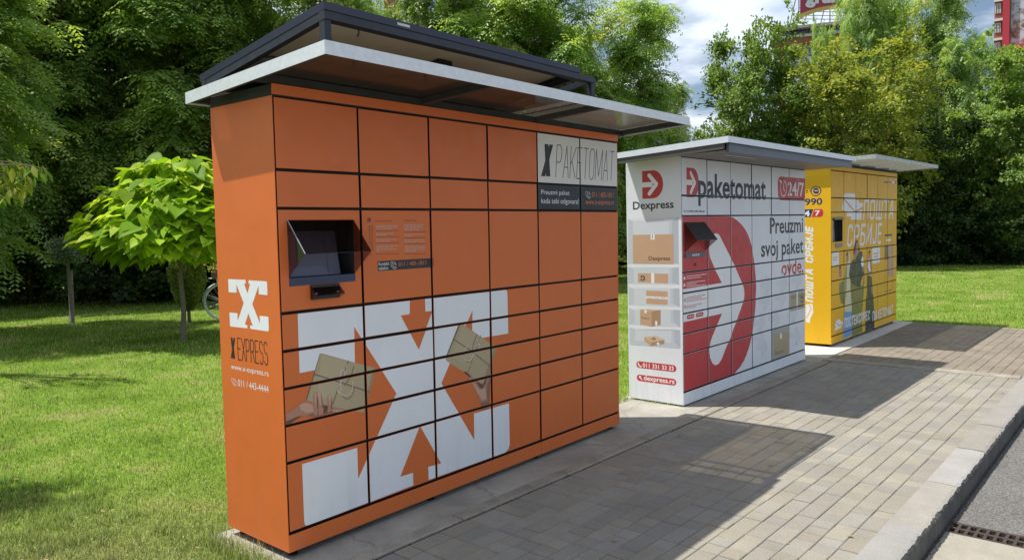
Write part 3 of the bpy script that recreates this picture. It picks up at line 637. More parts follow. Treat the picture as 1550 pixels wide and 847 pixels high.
def locker(loc, rot, cols, rows, W, D, ztop, label, group, body_mat, fart, sart, cellmat, zb=.04, fascia=True, gap=.0072, hole=None, holecell=(0, 2), splits=(), sidecap=None, skip_side_top=0.):
    t = thing('parcel_locker', loc, label, 'parcel locker', None, rot)
    A = expand(fart); S = expand(sart); cx = [0.]+list(cols); g = gap
    k = 0
    for i in range(6):
        for j in range(8):
            x0, x1 = cx[i]+g, cx[i+1]-g; z1, z0 = rows[j]-g, rows[j+1]+g
            if i == 0: x0 = cx[0]+.010
            if i == 5: x1 = W-.004
            h = hole if (i, j) == holecell else None
            d = link('terminal_panel' if h else 'door', door_mesh(x0, x1, z0, z1, cellmat(i, j), A, h), t)
            if not h:      # doors never close quite flush
                sw = rnd.uniform(-.004, .0045); yy = rnd.uniform(-.0012, .0022)
                d.matrix_local = Matrix.Translation((x0, yy, rnd.uniform(-.001, .001))) @ Matrix.Rotation(sw, 4, 'Z') @ Matrix.Translation((-x0, 0, 0))
    # frame bars behind the gaps
    mb = MB()
    for i, x in enumerate(cx): mb.box(max(x-.02, .003), min(x+.02, W-.003), .019, .05, zb+.01, rows[0]+.01)
    for z in rows: mb.box(.003, W-.003, .0195, .045, z-.018, z+.018)
    ob('door_frame', mb, M_black, t)
    mb = MB(); mb.box(.004, W-.004, .19, D-.004, zb+.006, rows[0]-.001); ob('cabinet', mb, body_mat, t)
    mb = MB(); mb.box(.004, W-.004, .051, .189, zb+.006, zb+.03); mb.box(.004, W-.004, .051, .189, rows[0], rows[0]+.02)
    ob('cabinet_frame', mb, M_black, t)
    # left side sheet with its print, right side sheet
    zt = sidecap if sidecap else ztop
    mats = [body_mat]; mb = MB(); mb.box(0, .0035, .0025, D, zb, zt, 0)
    paint(mb, S, (.002, zb+.002, D-.004, zt-.002), mats, lambda h, z, l: (-.00018*l-.0002, D-h, z)); link('side_panel', mb.mesh('side_panel', mats), t)
    mb = MB(); mb.box(W-.0035, W, .0025, D, zb, zt); ob('side_panel', mb, body_mat, t)
    # skirt and top fascia in runs
    ed = [0.]+[cx[s] for s in splits]+[W]
    for a, b in zip(ed[:-1], ed[1:]):
        mats = [body_mat]; mb = MB(); xa, xb = a+(.0015 if a else 0.), b-(.0015 if b < W else 0.)
        mb.box(xa, xb, -.001, .0015, zb, rows[8]-g-.001, 0)
        if body_mat is M_amber: paint(mb, A, (xa, zb, xb, rows[8]-g-.001), mats, lambda x, z, l: (x, -.001-.00018*l, z))
        link('skirt', mb.mesh('skirt', mats), t)
        if fascia:
            mb = MB(); mb.box(xa, xb, -.003, .0015, rows[0]+.006, ztop); ob('fascia_strip', mb, body_mat, t)
    # adjustable feet
    for x in (.06, W/3, 2*W/3, W-.06):
        for y in (.06, D-.06):
            mb = MB(); mb.tube([(x, y, .0), (x, y, .012)], .024, 10); mb.tube([(x, y, .012), (x, y, zb+.008)], .008, 8); ob('foot', mb, M_black, t)
    return t, S
def recess(t, h, depth, m=M_blackplast):
    x0, x1, z0, z1 = h; mb = MB()
    mb.quad((x0, .0, z0), (x1, .0, z0), (x1, depth, z0), (x0, depth, z0)); mb.quad((x0, .0, z1), (x0, depth, z1), (x1, depth, z1), (x1, 0, z1))
    mb.quad((x0, 0, z0), (x0, depth, z0), (x0, depth, z1), (x0, 0, z1)); mb.quad((x1, 0, z0), (x1, 0, z1), (x1, depth, z1), (x1, depth, z0)); mb.quad((x0, depth, z0), (x1, depth, z0), (x1, depth, z1), (x0, depth, z1))
    return ob('terminal_recess', mb, m, t)

UVR = Matrix.Rotation
# ---- the orange one
rA = [2.2493, 1.9036, 1.7208, 1.2173, 1.0341, .8515, .6685, .4837, .1347]; cA = [.5055, 1.014, 1.5188, 2.023, 2.5297, 3.0382]
hA = (.057, .455, 1.345, 1.662)
def cmA(i, j): return M_whitepan if (j == 0 and i > 3) else M_darkpan if (j == 1 and i > 3) else M_orange
LA, _ = locker((0, 0, 0), (.007, .0027, R(1.1676)), cA, rA, 3.0382, .5625, 2.3046, 'nearest parcel locker, orange with a big white X and a solar panel on top', None, M_orange, ART['A_front'], ART['A_side'], cmA, hole=hA, splits=(4,), sidecap=2.2493)
recess(LA, hA, .14, mat('recess_grey', (.03, .03, .036), .35))
mb = MB(); mb.quad((.10, .06, 1.385), (.41, .06, 1.385), (.41, .105, 1.61), (.10, .105, 1.61)); mb.quad((.335, .058, 1.39), (.341, .058, 1.39), (.341, .1, 1.6), (.335, .1, 1.6)); ob('screen', mb, M_screen, LA)
mb = MB(); mb.box(.0575, .4545, -.004, .003, 1.345, 1.384); mb.box(.0575, .4545, .003, .139, 1.3452, 1.362); ob('terminal_sill', mb, mat('blue_black_sill', (.035, .05, .10), .3), LA)
mb = MB(); x0, x1 = .0555, .4565; a0, n0, b0 = (-.001, 1.664), (-.137, 1.502), (-.001, 1.386); th = .004
mb.obox(((x0+x1)/2, (a0[0]+n0[0])/2, (a0[1]+n0[1])/2), ((x1-x0)/2, 0, 0), (0, (n0[0]-a0[0])/2, (n0[1]-a0[1])/2), (0, .0013, -.0011))
for x in (x0, x1-.003):
    mb.poly([(x, *a0), (x, *n0), (x, *b0)]); mb.poly([(x+.003, *a0), (x+.003, *b0), (x+.003, *n0)])
ob('acrylic_hood', mb, M_acryl, LA)
mb = MB(); mb.obox((x0+.002, (a0[0]+n0[0])/2, (a0[1]+n0[1])/2+.003), (.003, 0, 0), (0, (n0[0]-a0[0])/2, (n0[1]-a0[1])/2), (0, .001, .001)); ob('hood_edge', mb, mat('polished_edge', (.35, .37, .45), .25), LA)
mb = MB(); mb.box(.176, .345, -.014, -.0005, 1.27, 1.341); ob('card_reader', mb, M_blackplast, LA)
mb = MB(); mb.poly([(.347, -.001, 1.339), (.347, -.055, 1.29), (.347, -.001, 1.268)]); mb.obox((.261, -.028, 1.316), (.085, 0, 0), (0, .027, .0245), (0, .001, -.001)); mb.poly([(.175, -.001, 1.339), (.175, -.055, 1.29), (.175, -.001, 1.268)]); ob('reader_hood', mb, M_acryl, LA)
for x in (.2, .33):
    mb = MB(); mb.tube([(x, -.014, 1.3), (x, -.019, 1.3)], .006, 8); ob('screw', mb, M_galv, LA)
# cap beam on top of the cabinet
mb = MB(); mb.box(.0005, 3.037, .004, .562, 2.2494, 2.303); ob('cap_frame', mb, M_soot, LA)
# canopy: a tilted frame of galvanised angle round smoked sheet
def canopy(t, a0, a1, v0, v1, z0, z1, fm, sheet, beam, H=.057, rafters=(), inner_v=(), rw=.02, rh=.04, raf_mat=None):
    n = 1/(v1-v0); zz = lambda v: z0+(z1-z0)*(v-v0)*n
    mb = MB(); e = .003; zt = -.010
    mb.v += [(a0+e, v0+e, zz(v0)+zt), (a1-e, v0+e, zz(v0)+zt), (a1-e, v1-e, zz(v1)+zt), (a0+e, v1-e, zz(v1)+zt)]; mb.f.append((0, 1, 2, 3)); mb.m.append(0)
    if not sheet[1]:
        mb.v += [(x, y, z-.02) for x, y, z in mb.v[:4]]; mb.f.append((7, 6, 5, 4)); mb.m.append(0)
    r = ob('canopy', mb, sheet[0], t)
    def bar(name, p, q, wv, hz, m):   # p, q: top edge points; wv: half width vector; hz: height
        p, q, wv = Vector(p), Vector(q), Vector(wv); b = MB(); c = (p+q)/2; d = (q-p)/2
        b.obox(c-Vector((0, 0, hz/2)), d, wv, (0, 0, hz/2)); return ob(name, b, m, r)
    bar('canopy_fascia', (a0, v0, zz(v0)), (a1, v0, zz(v0)), (0, .0016, 0), H, fm)
    bar('canopy_fascia', (a0, v1, zz(v1)), (a1, v1, zz(v1)), (0, .0016, 0), H, fm)
    for a in (a0, a1): bar('canopy_fascia', (a, v0+.002, zz(v0)), (a, v1-.002, zz(v1)), (.0016, 0, 0), H, fm)
    lo = -.0125
    for a in (a0+.022, a1-.022)+tuple(rafters): bar('rafter', (a, v0+.02, zz(v0+.02)+lo), (a, v1-.02, zz(v1-.02)+lo), (rw, 0, 0), rh, raf_mat or beam)
    for v in (v0+.012, v1-.012)+tuple(inner_v): bar('canopy_beam', (a0+.003, v, zz(v)+lo-.001), (a1-.003, v, zz(v)+lo-.001), (0, .01 if v < v0+.05 else .022, 0), rh+.002, beam)
    return r, zz
CA, zzA = canopy(LA, -.105, 3.135, -.56, .61, 2.393, 2.322, M_galv, (M_poly, True), M_soot, rafters=(.98, 2.03), inner_v=(.02,), rh=.034)
# solar panel on its dark steel frame
def slab_between(mb, a0, a1, p, q, t, m=0):  # p, q = (v, z) of the top edge points
    d = Vector((0, q[0]-p[0], q[1]-p[1])); n = Vector((0, -d.z, d.y)).normalized(); c = Vector(((a0+a1)/2, (p[0]+q[0])/2, (p[1]+q[1])/2))-n*t/2
    mb.obox(c, ((a1-a0)/2, 0, 0), d/2, n*t/2, m)
pf, pb = (-.55, 2.552), (.47, 2.392)
def pv(s, dz=0.): return (pf[0]+(pb[0]-pf[0])*s, pf[1]+(pb[1]-pf[1])*s+dz)
mb = MB(); slab_between(mb, -.085, 1.725, pv(.02, -.003), pv(.98, -.003), .004, 0); slab_between(mb, -.085, 1.725, pv(.02, -.0075), pv(.98, -.0075), .003, 1)
SP = ob('solar_panel', mb, [M_cells, M_backsheet], LA)
mb = MB(); slab_between(mb, -.1, 1.74, pv(0), pv(.022), .034); slab_between(mb, -.1, 1.74, pv(.978), pv(1), .034)
slab_between(mb, -.1, -.083, pv(.0221), pv(.9779), .034); slab_between(mb, 1.723, 1.74, pv(.0221), pv(.9779), .034); ob('panel_frame', mb, mat('panel_frame_alu', (.022, .026, .045), .35, .5, .3), SP)
mb = MB(); mb.box(.30, .375, -.5535, -.5515, 2.529, 2.541); ob('maker_plate', mb, [mat('plate_grey', (.5, .52, .52), .5)], SP)
mb = MB(); mb.obox((.86, -.25, 2.478), (.05, .0, 0), (0, .05, -.008), (0, .002, .012)); ob('junction_box', mb, M_blackplast, SP)
mb = MB(); mb.tube([(.83, -.22, 2.47), (.78, -.1, 2.44), (.7, .05, 2.42), (.66, .2, 2.4)], .005, 6); mb.tube([(.12, -.5, 2.50), (.125, -.495, 2.47), (.12, -.49, 2.455)], .004, 5); ob('cable', mb, M_blackplast, SP)
mb = MB(); z_ = -.036
slab_between(mb, -.1, 1.895, pv(-.002, z_), pv(.034, z_), .036); slab_between(mb, -.1, 1.895, pv(.95, z_), pv(.985, z_), .036)
for a in (-.098, 1.70, 1.862): slab_between(mb, a, a+.032, pv(.036, z_), pv(.948, z_), .034)
ob('panel_rack', mb, M_dkframe, LA)
for a in (-.098, 1.862):
    mb = MB(); mb.box(a, a+.034, -.55, -.516, 2.375, 2.514); mb.box(a+.001, a+.044, -.5495, -.50, 2.372, 2.3769); ob('rack_post', mb, M_dkframe, LA)
for a in (.2, 1.3):
    mb = MB(); mb.box(a, a+.03, .40, .43, 2.325, 2.362); ob('rack_bracket', mb, M_galv, LA)
mb = MB(); mb.tube([(-.08, .30, 2.40), (-.06, .12, 2.40), (-.07, .0, 2.42), (-.02, -.1, 2.40)], .006, 6); mb.tube([(-.05, .38, 2.37), (-.06, .2, 2.375), (.05, .05, 2.37)], .008, 6); ob('cable', mb, M_blackplast, LA)
# ---- the white and red one
rB = [2.1786, 1.8469, 1.6702, 1.1785, .9997, .821, .6423, .4635, .1274]; cB = [.4702, .9465, 1.4158, 1.8978, 2.3743, 2.8354]; hB = (.041, .410, 1.306, 1.612)
LB, _ = locker((3.9378, -.0195, 0), (-.002, -.0003, R(-.5642)), cB, rB, 2.8354, .5607, 2.19, 'middle parcel locker, white with a giant red D and a grey roof', None, M_whitebody, ART['B_front'], ART['B_side'], lambda i, j: M_whitebody, zb=.015, fascia=False, hole=hB, splits=(3,), gap=.0066)
recess(LB, hB, .12)
mb = MB(); mb.quad((.07, .08, 1.36), (.38, .08, 1.36), (.38, .115, 1.58), (.07, .115, 1.58)); ob('screen', mb, M_glassdark, LB)
mb = MB(); mb.box(.043, .408, -.012, .09, 1.307, 1.345); ob('terminal_sill', mb, mat('grey_sill', (.09, .11, .14), .35), LB)
mb = MB()
for i in range(4): mb.box(.16+i*.035, .18+i*.035, -.0135, -.0122, 1.316, 1.335)
ob('keypad', mb, M_galv, LB)
mb = MB(); x0, x1 = .039, .412; a0, n0, b0 = (-.001, 1.613), (-.126, 1.456), (-.001, 1.352)
mb.obox(((x0+x1)/2, (a0[0]+n0[0])/2, (a0[1]+n0[1])/2), ((x1-x0)/2, 0, 0), (0, (n0[0]-a0[0])/2, (n0[1]-a0[1])/2), (0, .0016, -.0013))
ob('terminal_hood', mb, M_blackplast, LB)
for x in (x0+.001, x1-.004):
    mb = MB(); mb.poly([(x, *a0), (x, *n0), (x, *b0)]); mb.poly([(x+.003, *a0), (x+.003, *b0), (x+.003, *n0)]); ob('hood_cheek', mb, M_acryl, LB)
mb = MB(); mb.box(.012, 2.823, .004, .55, 2.1835, 2.205); ob('cap_frame', mb, M_black, LB)
# its roof: coated edge, deep slate beams, panelled soffit
def roofB(t, a0, a1, v0, v1, z0, z1):
    n = 1/(v1-v0); zz = lambda v, d=0: z0+(z1-z0)*(v-v0)*n+d
    mb = MB(); P = lambda a, v, d: (a, v, zz(v, d))
    for (aa, ab, va, vb, d0, d1) in ((a0, a1, v0, v1, 0, -.008),):
        mb.v += [P(aa, va, d1), P(ab, va, d1), P(ab, vb, d1), P(aa, vb, d1), P(aa, va, d0), P(ab, va, d0), P(ab, vb, d0), P(aa, vb, d0)]
        for f in [(0, 3, 2, 1), (4, 5, 6, 7), (0, 1, 5, 4), (1, 2, 6, 5), (2, 3, 7, 6), (3, 0, 4, 7)]: mb.f.append(f); mb.m.append(0)
    r = ob('canopy', mb, M_whitealu, t)
    def run(name, p, q, w, h, m, dz=0.):
        b = MB(); p, q, w = Vector(p), Vector(q), Vector(w); p.z += dz; q.z += dz; b.obox((p+q)/2-Vector((0, 0, h/2)), (q-p)/2, w, (0, 0, h/2)); ob(name, b, m, r)
    run('canopy_fascia', P(a0, v0, 0), P(a1, v0, 0), (0, .002, 0), .05, M_whitealu); run('canopy_fascia', P(a0, v1, 0), P(a1, v1, 0), (0, .002, 0), .05, M_whitealu)
    for a in (a0, a1): run('canopy_fascia', P(a, v0+.0021, 0), P(a, v1-.0021, 0), (.002, 0, 0), .05, M_whitealu)
    half = (a0+a1)/2
    L_ = a1-a0-.10
    for k in range(3):
        xa = a0+.05+L_*k/3; run('slate_beam', P(xa+.001, v0+.035, 0), P(xa+L_/3-.001, v0+.035, 0), (0, .012, 0), .112, M_slate, -.009)
    run('side_beam', P(a0+.02, v0+.05, 0), P(a0+.02, v1-.02, 0), (.014, 0, 0), .088, mat('dark_grey_paint', (.075, .072, .066), .55), -.009)
    run('side_beam', P(a1-.02, v0+.05, 0), P(a1-.02, v1-.02, 0), (.014, 0, 0), .075, M_slate, -.009)
    for k in range(4):
        xa = a0+.04+(a1-a0-.08)*k/4; b = MB(); w_ = (a1-a0-.08)/4-.004; zl = -.105
        b.v += [P(xa, v0+.05, zl), P(xa+w_, v0+.05, zl), P(xa+w_, -.004, zl+.012), P(xa, -.004, zl+.012)]; b.f.append((3, 2, 1, 0)); b.m.append(0)
        b.v += [(x, y, z+.004) for x, y, z in b.v[:4]]; b.f.append((4, 5, 6, 7)); b.m.append(0); ob('soffit_panel', b, M_soffit, r)
    b = MB(); b.box(.25, .85, v0+.22, v0+.235, zz(v0+.22)-.104, zz(v0+.22)-.093); ob('soffit_light_strip', b, mat('strip_white', (.5, .5, .5), .4), r)
roofB(LB, -.15, 2.95, -.51, .56, 2.293, 2.247)
# ---- the yellow one
rC = [2.2245, 1.8845, 1.7028, 1.2009, 1.0205, .8387, .6578, .4779, .1388]; cC = [.4857, .9658, 1.4522, 1.9379, 2.4236, 2.904]; hC = (.050, .427, 1.329, 1.642)
LC, _ = locker((7.8175, .0053, 0), (-.0049, -.0026, R(-.362)), cC, rC, 2.904, .7, 2.2845, 'farthest parcel locker, yellow with white Cyrillic lettering and painted people', None, M_amber, ART['C_front'], ART['C_side'], lambda i, j: M_amber, hole=hC, splits=(2, 4), gap=.0062, sidecap=2.2845)
recess(LC, hC, .12)
mb = MB(); mb.quad((.06, .05, 1.335), (.417, .05, 1.335), (.417, .055, 1.60), (.06, .055, 1.60)); ob('screen', mb, M_glassdark, LC)
mb = MB(); mb.obox((.2385, -.014, 1.624), (.187, 0, 0), (0, .016, .012), (0, .003, -.004)); ob('terminal_flap', mb, mat('grey_flap', (.2, .21, .17), .4), LC)
mb = MB(); mb.box(.15, .40, -.012, 0, 1.258, 1.31); ob('parcel_scanner', mb, mat('scanner_grey', (.26, .2, .15), .4, var=.4, vscale=22), LC)
mb = MB(); mb.box(.012, 2.89, .016, .69, 2.2846, 2.31); ob('cap_frame', mb, M_soot, LC)
CC, zzC = canopy(LC, -.078, 2.977, -.545, .74, 2.372, 2.34, mat('weathered_zinc', (.4, .43, .41), .45, .5, .3, var=.3, vscale=30), (M_polyC, True), M_slate, H=.05, rafters=(.5, 1.2, 1.9, 2.55), inner_v=(.04,), rw=.012, rh=.022, raf_mat=M_galv)
# ------------------------------------------------------------------ ground, slab, paving, kerb, road
def struct(name, mb, mats, parent=None, smooth=False): 
    o = ob(name, mb, mats, parent, smooth)
    if parent is None: o['kind'] = 'structure'
    return o
def concrete(name, c, var=.25, vs=3., crack=0., rough=.85, bump=.25, bs=90, speck=.12, tone=None, cool=None, sps=170):
    m = bpy.data.materials.new(name); m.use_nodes = True; t = m.node_tree; b = t.nodes['Principled BSDF']; b.inputs['Roughness'].default_value = rough; b.inputs['Specular IOR Level'].default_value = .25
    tc = t.nodes.new('ShaderNodeTexCoord'); geo = t.nodes.new('ShaderNodeNewGeometry')
    n1 = t.nodes.new('ShaderNodeTexNoise'); n1.inputs['Scale'].default_value = vs; n1.inputs['Detail'].default_value = 7; n1.inputs['Roughness'].default_value = .7; t.links.new(geo.outputs['Position'], n1.inputs[0])
    n2 = t.nodes.new('ShaderNodeTexNoise'); n2.inputs['Scale'].default_value = sps; n2.inputs['Detail'].default_value = 3; t.links.new(geo.outputs['Position'], n2.inputs[0])
    r1 = t.nodes.new('ShaderNodeMapRange'); r1.inputs[1].default_value = .3; r1.inputs[2].default_value = .7; r1.inputs[3].default_value = 1-var; r1.inputs[4].default_value = 1+var*.6; t.links.new(n1.outputs[0], r1.inputs[0])
    r2 = t.nodes.new('ShaderNodeMapRange'); r2.inputs[1].default_value = .3; r2.inputs[2].default_value = .7; r2.inputs[3].default_value = 1-speck; r2.inputs[4].default_value = 1+speck; t.links.new(n2.outputs[0], r2.inputs[0])
    mu = t.nodes.new('ShaderNodeMath'); mu.operation = 'MULTIPLY'; t.links.new(r1.outputs[0], mu.inputs[0]); t.links.new(r2.outputs[0], mu.inputs[1]); last = mu
    if crack:
        v = t.nodes.new('ShaderNodeTexVoronoi'); v.feature = 'DISTANCE_TO_EDGE'; v.inputs['Scale'].default_value = crack
        wn = t.nodes.new('ShaderNodeMix'); wn.data_type = 'RGBA'; wn.blend_type = 'LINEAR_LIGHT'; wn.inputs[0].default_value = .12; t.links.new(geo.outputs['Position'], wn.inputs[6]); t.links.new(n1.outputs[1], wn.inputs[7]); t.links.new(wn.outputs[2], v.inputs[0])
        rc = t.nodes.new('ShaderNodeMapRange'); rc.inputs[1].default_value = .0; rc.inputs[2].default_value = .006; rc.inputs[3].default_value = .7; rc.inputs[4].default_value = 1; t.links.new(v.outputs[0], rc.inputs[0])
        m2 = t.nodes.new('ShaderNodeMath'); m2.operation = 'MULTIPLY'; t.links.new(last.outputs[0], m2.inputs[0]); t.links.new(rc.outputs[0], m2.inputs[1]); last = m2
    if tone:
        src = t.nodes.new('ShaderNodeObjectInfo').outputs['Random'] if tone == 'object' else t.nodes.new('ShaderNodeAttribute')
        if tone != 'object': src.attribute_name = 'tone'; src = src.outputs['Fac']
        rt = t.nodes.new('ShaderNodeMapRange'); rt.inputs[3].default_value = .90; rt.inputs[4].default_value = 1.07; t.links.new(src, rt.inputs[0])
        m3 = t.nodes.new('ShaderNodeMath'); m3.operation = 'MULTIPLY'; t.links.new(last.outputs[0], m3.inputs[0]); t.links.new(rt.outputs[0], m3.inputs[1]); last = m3
        sw = t.nodes.new('ShaderNodeMath'); sw.operation = 'FRACT'; mm = t.nodes.new('ShaderNodeMath'); mm.operation = 'MULTIPLY'; mm.inputs[1].default_value = 17.3; t.links.new(src, mm.inputs[0]); t.links.new(mm.outputs[0], sw.inputs[0])
        cm = t.nodes.new('ShaderNodeMix'); cm.data_type = 'RGBA'; t.links.new(sw.outputs[0], cm.inputs[0]); cm.inputs[6].default_value = (*c, 1); cm.inputs[7].default_value = (*(cool or c), 1); base = cm.outputs[2]
    else:
        rg = t.nodes.new('ShaderNodeRGB'); rg.outputs[0].default_value = (*c, 1); base = rg.outputs[0]
    vm = t.nodes.new('ShaderNodeVectorMath'); vm.operation = 'SCALE'; t.links.new(base, vm.inputs[0]); t.links.new(last.outputs[0], vm.inputs['Scale']); t.links.new(vm.outputs[0], b.inputs['Base Color'])
    nb = t.nodes.new('ShaderNodeTexNoise'); nb.inputs['Scale'].default_value = bs; nb.inputs['Detail'].default_value = 6; t.links.new(geo.outputs['Position'], nb.inputs[0])
    bp = t.nodes.new('ShaderNodeBump'); bp.inputs['Strength'].default_value = bump; bp.inputs['Distance'].default_value = .008; t.links.new(nb.outputs[0], bp.inputs['Height']); t.links.new(bp.outputs[0], b.inputs['Normal'])
    return m
M_slab = concrete('cast_concrete', (.33, .315, .275), .35, 2.2, crack=.55, bump=.3)
M_slabC = concrete('new_concrete', (.50, .485, .45), .08, 2.0, bump=.12)
M_edge = concrete('old_kerb_concrete', (.31, .285, .24), .3, 5, tone='object', cool=(.29, .25, .19), bump=.45, bs=70)
M_kface = concrete('kerb_face_shade_grime', (.10, .097, .092), .35, 6, bump=.6, bs=50)  # shade of the kerb's front face put into a darker colour, along with grime
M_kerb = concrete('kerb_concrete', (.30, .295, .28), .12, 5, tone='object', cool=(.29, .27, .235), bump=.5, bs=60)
M_pav = concrete('paver_concrete', (.283, .259, .208), .14, 2.5, tone='object', cool=(.262, .25, .22), bump=.4, bs=110)
M_pav2 = concrete('paver_concrete_far', (.283, .259, .208), .14, 2.5, tone='attr', cool=(.262, .25, .22), bump=.4, bs=110)
M_pav3 = concrete('paver_concrete_brown', (.235, .20, .15), .2, 1.8, tone='attr', cool=(.215, .19, .155), bump=.4, bs=110)
M_sand = concrete('joint_sand', (.075, .07, .06), .3, 9, bump=.3)
M_asph = concrete('asphalt', (.15, .145, .135), .16, 3, speck=.5, bump=1., bs=110, sps=75)
M_apron = concrete('apron_concrete', (.33, .305, .25), .2, 4, crack=0, bump=.3)
KV0, KV1 = -2.125, -2.305
mb = MB(); mb.box(-.10, 7.04, -.2005, .615, -.16, 0.0, ch=.004); SLAB = struct('concrete_slab', mb, M_slab)
mb = MB(); mb.box(7.045, 10.93, -.195, .79, -.16, .004, ch=.004); struct('concrete_slab', mb, M_slabC)
def stones(name, parent, u0, u1, v0, v1, z, L, m, h=.16, seed=3, gap=.004, ch=.008, along='u', rot=False):
    q = random.Random(seed); x = u0 if along == 'u' else v0; end = u1 if along == 'u' else v1
    while x < end-.05:
        l = min(L*q.uniform(.97, 1.03), end-x); b = MB()
        if along == 'u': b.box(gap/2, l-gap/2, 0, v1-v0, -h, 0, ch=ch); p = (x, v0, z)
        else: b.box(0, u1-u0, gap/2, l-gap/2, -h, 0, ch=ch); p = (u0, x, z)
        o = ob(name, b, m, parent); o.location = (p[0], p[1]+q.uniform(-.002, .002), p[2]+q.uniform(-.003, .003)); o.rotation_euler = (q.uniform(-.006, .006), q.uniform(-.003, .003), q.uniform(-.002, .002)); x += l
# edging stones between slab and paving
mb = MB(); mb.box(-1., 7.04, -.318, -.2, -.2, -.02); EDG = struct('edging', mb, M_sand)
stones('edging_stone', EDG, -.1, 6.86, -.298, -.204, .001, 1.0, M_edge, seed=5)
mb = MB(); mb.box(6.86, 7.06, -2.12, -.19, -.2, -.02); EDG2 = struct('edging', mb, M_sand)
stones('edging_stone', EDG2, 6.885, 7.04, -2.118, -.2, .006, .96, M_edge, along='v', seed=8)
# bed and pavers
mb = MB(); mb.quad((-1., KV0, -.0125), (10.93, KV0, -.0125), (10.93, -.19, -.0125), (-1., -.19, -.0125)); PAV = struct('pavement', mb, M_sand)
def paver_geo(l, wd, ch=.0035, h=.05):
    b = MB(); x0, x1, y0, y1 = -l/2, l/2, -wd/2, wd/2
    T = [(x0+ch, y0+ch, 0), (x1-ch, y0+ch, 0), (x1-ch, y1-ch, 0), (x0+ch, y1-ch, 0)]; S = [(x0, y0, -ch), (x1, y0, -ch), (x1, y1, -ch), (x0, y1, -ch)]; Bt = [(x, y, -h) for x, y, _ in S]
    b.quad(*T)
    for i in range(4): j = (i+1) % 4; b.quad(S[i], S[j], T[j], T[i]); b.quad(Bt[i], Bt[j], S[j], S[i])
    return b
cands = []; q = random.Random(11); G = .1067
for fi, (u0, u1, va, nr) in enumerate(((-1., 6.872, -.318, 17), (7.056, 10.925, -.207, 18))):
    for r_ in range(nr):
        v = va-G*(r_+.5) if fi == 0 else va-(1.918/18)*(r_+.5); x = u0 + (G if q.random() < .5 else 0) if fi == 0 else u0
        last = 0
        while x < u1-.03:
            n = 2 if q.random() < (.6 if last != 2 else .42) else 1
            l = min(n*G, u1-x)
            if u1-(x+l) < .04: l = u1-x
            last = n; cands.append((x+l/2, v, l, fi)); x += l
gsh = {}
def vis(u, v):
    x, y = side(Vector((u, v, 0)))
    if y < .5: return False
    px = 775+FPX*x/y; return -30 < px < 1580 and y > 2.9
loose = []; near = sorted([c for c in cands if vis(c[0], c[1])], key=lambda c: (Vector((c[0], c[1], 0))-CAM).length/math.sqrt(c[2]))
near_set = set(id(c) for c in near[:298])
for c in cands:
    u, v, l, fi = c; z = -.0035+q.uniform(-.0018, .0018); tl = (q.uniform(-.008, .008), q.uniform(-.006, .006), q.uniform(-.008, .008))
    wd = G if fi == 0 else 1.918/18
    if id(c) in near_set:
        k = round(l, 3)
        if k not in gsh: gsh[k] = paver_geo(l-.0045, wd-.003).mesh('paver', [M_pav])
        o = link('paver', gsh[k], PAV); o.location = (u, v, z); o.rotation_euler = tl
    else: loose.append((u, v, l, fi, z, tl, wd))
def joined(name, items, m):
    V, F, T = [], [], []
    for (u, v, l, fi, z, tl, wd) in items:
        g = paver_geo(l-.0045, wd-.003); M = Matrix.Translation((u, v, z)) @ (Matrix.Rotation(tl[2], 4, 'Z') @ Matrix.Rotation(tl[0], 4, 'X') @ Matrix.Rotation(tl[1], 4, 'Y')); i = len(V); tn = q.random()
        if fi and q.random() < .04: tn = 1.9
        V += [tuple(M @ Vector(p)) for p in g.v]; F += [tuple(i+k for k in f) for f in g.f]; T += [tn]*len(g.v)
    me = bpy.data.meshes.new(name); me.from_pydata(V, [], F); me.materials.append(m); a = me.attributes.new('tone', 'FLOAT', 'POINT'); a.data.foreach_set('value', T); me.update()
    return link(name, me, PAV, kind='stuff')
joined('far_pavers', [c for c in loose if c[3] == 0], M_pav2); joined('far_pavers', [c for c in loose if c[3] == 1], M_pav3)
# kerb
mb = MB(); mb.box(-1.2, 40, KV1+.02, KV0-.002, -.3, -.03); KRB = struct('kerb', mb, M_sand)
def kerbstone(l, sd):
    """granular kerb stone with a worn front arris"""
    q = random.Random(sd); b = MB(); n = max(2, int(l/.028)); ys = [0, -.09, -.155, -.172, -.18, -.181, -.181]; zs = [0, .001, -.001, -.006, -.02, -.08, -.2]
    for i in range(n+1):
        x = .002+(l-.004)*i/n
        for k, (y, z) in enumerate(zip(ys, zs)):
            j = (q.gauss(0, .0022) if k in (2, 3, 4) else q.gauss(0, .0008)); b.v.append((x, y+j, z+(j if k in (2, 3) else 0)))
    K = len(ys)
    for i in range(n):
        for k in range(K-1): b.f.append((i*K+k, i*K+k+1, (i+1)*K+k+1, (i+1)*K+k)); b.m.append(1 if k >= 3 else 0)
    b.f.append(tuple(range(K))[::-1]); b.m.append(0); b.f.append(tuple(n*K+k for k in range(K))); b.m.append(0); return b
us = [-.3, .6, 1.43, 2.27, 3.09, 3.96, 4.73, 5.6, 6.45, 7.3, 8.15, 9., 9.85, 10.7, 11.55, 12.4]
for i, (a, b_) in enumerate(zip(us[:-1], us[1:])):
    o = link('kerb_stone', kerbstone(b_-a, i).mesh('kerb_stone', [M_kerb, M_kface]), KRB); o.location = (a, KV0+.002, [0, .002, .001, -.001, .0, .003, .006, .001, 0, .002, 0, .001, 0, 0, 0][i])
mb = MB(); mb.box(12.4, 60, KV1, KV0, -.3, 0); ob('kerb_run', mb, M_kerb, KRB)
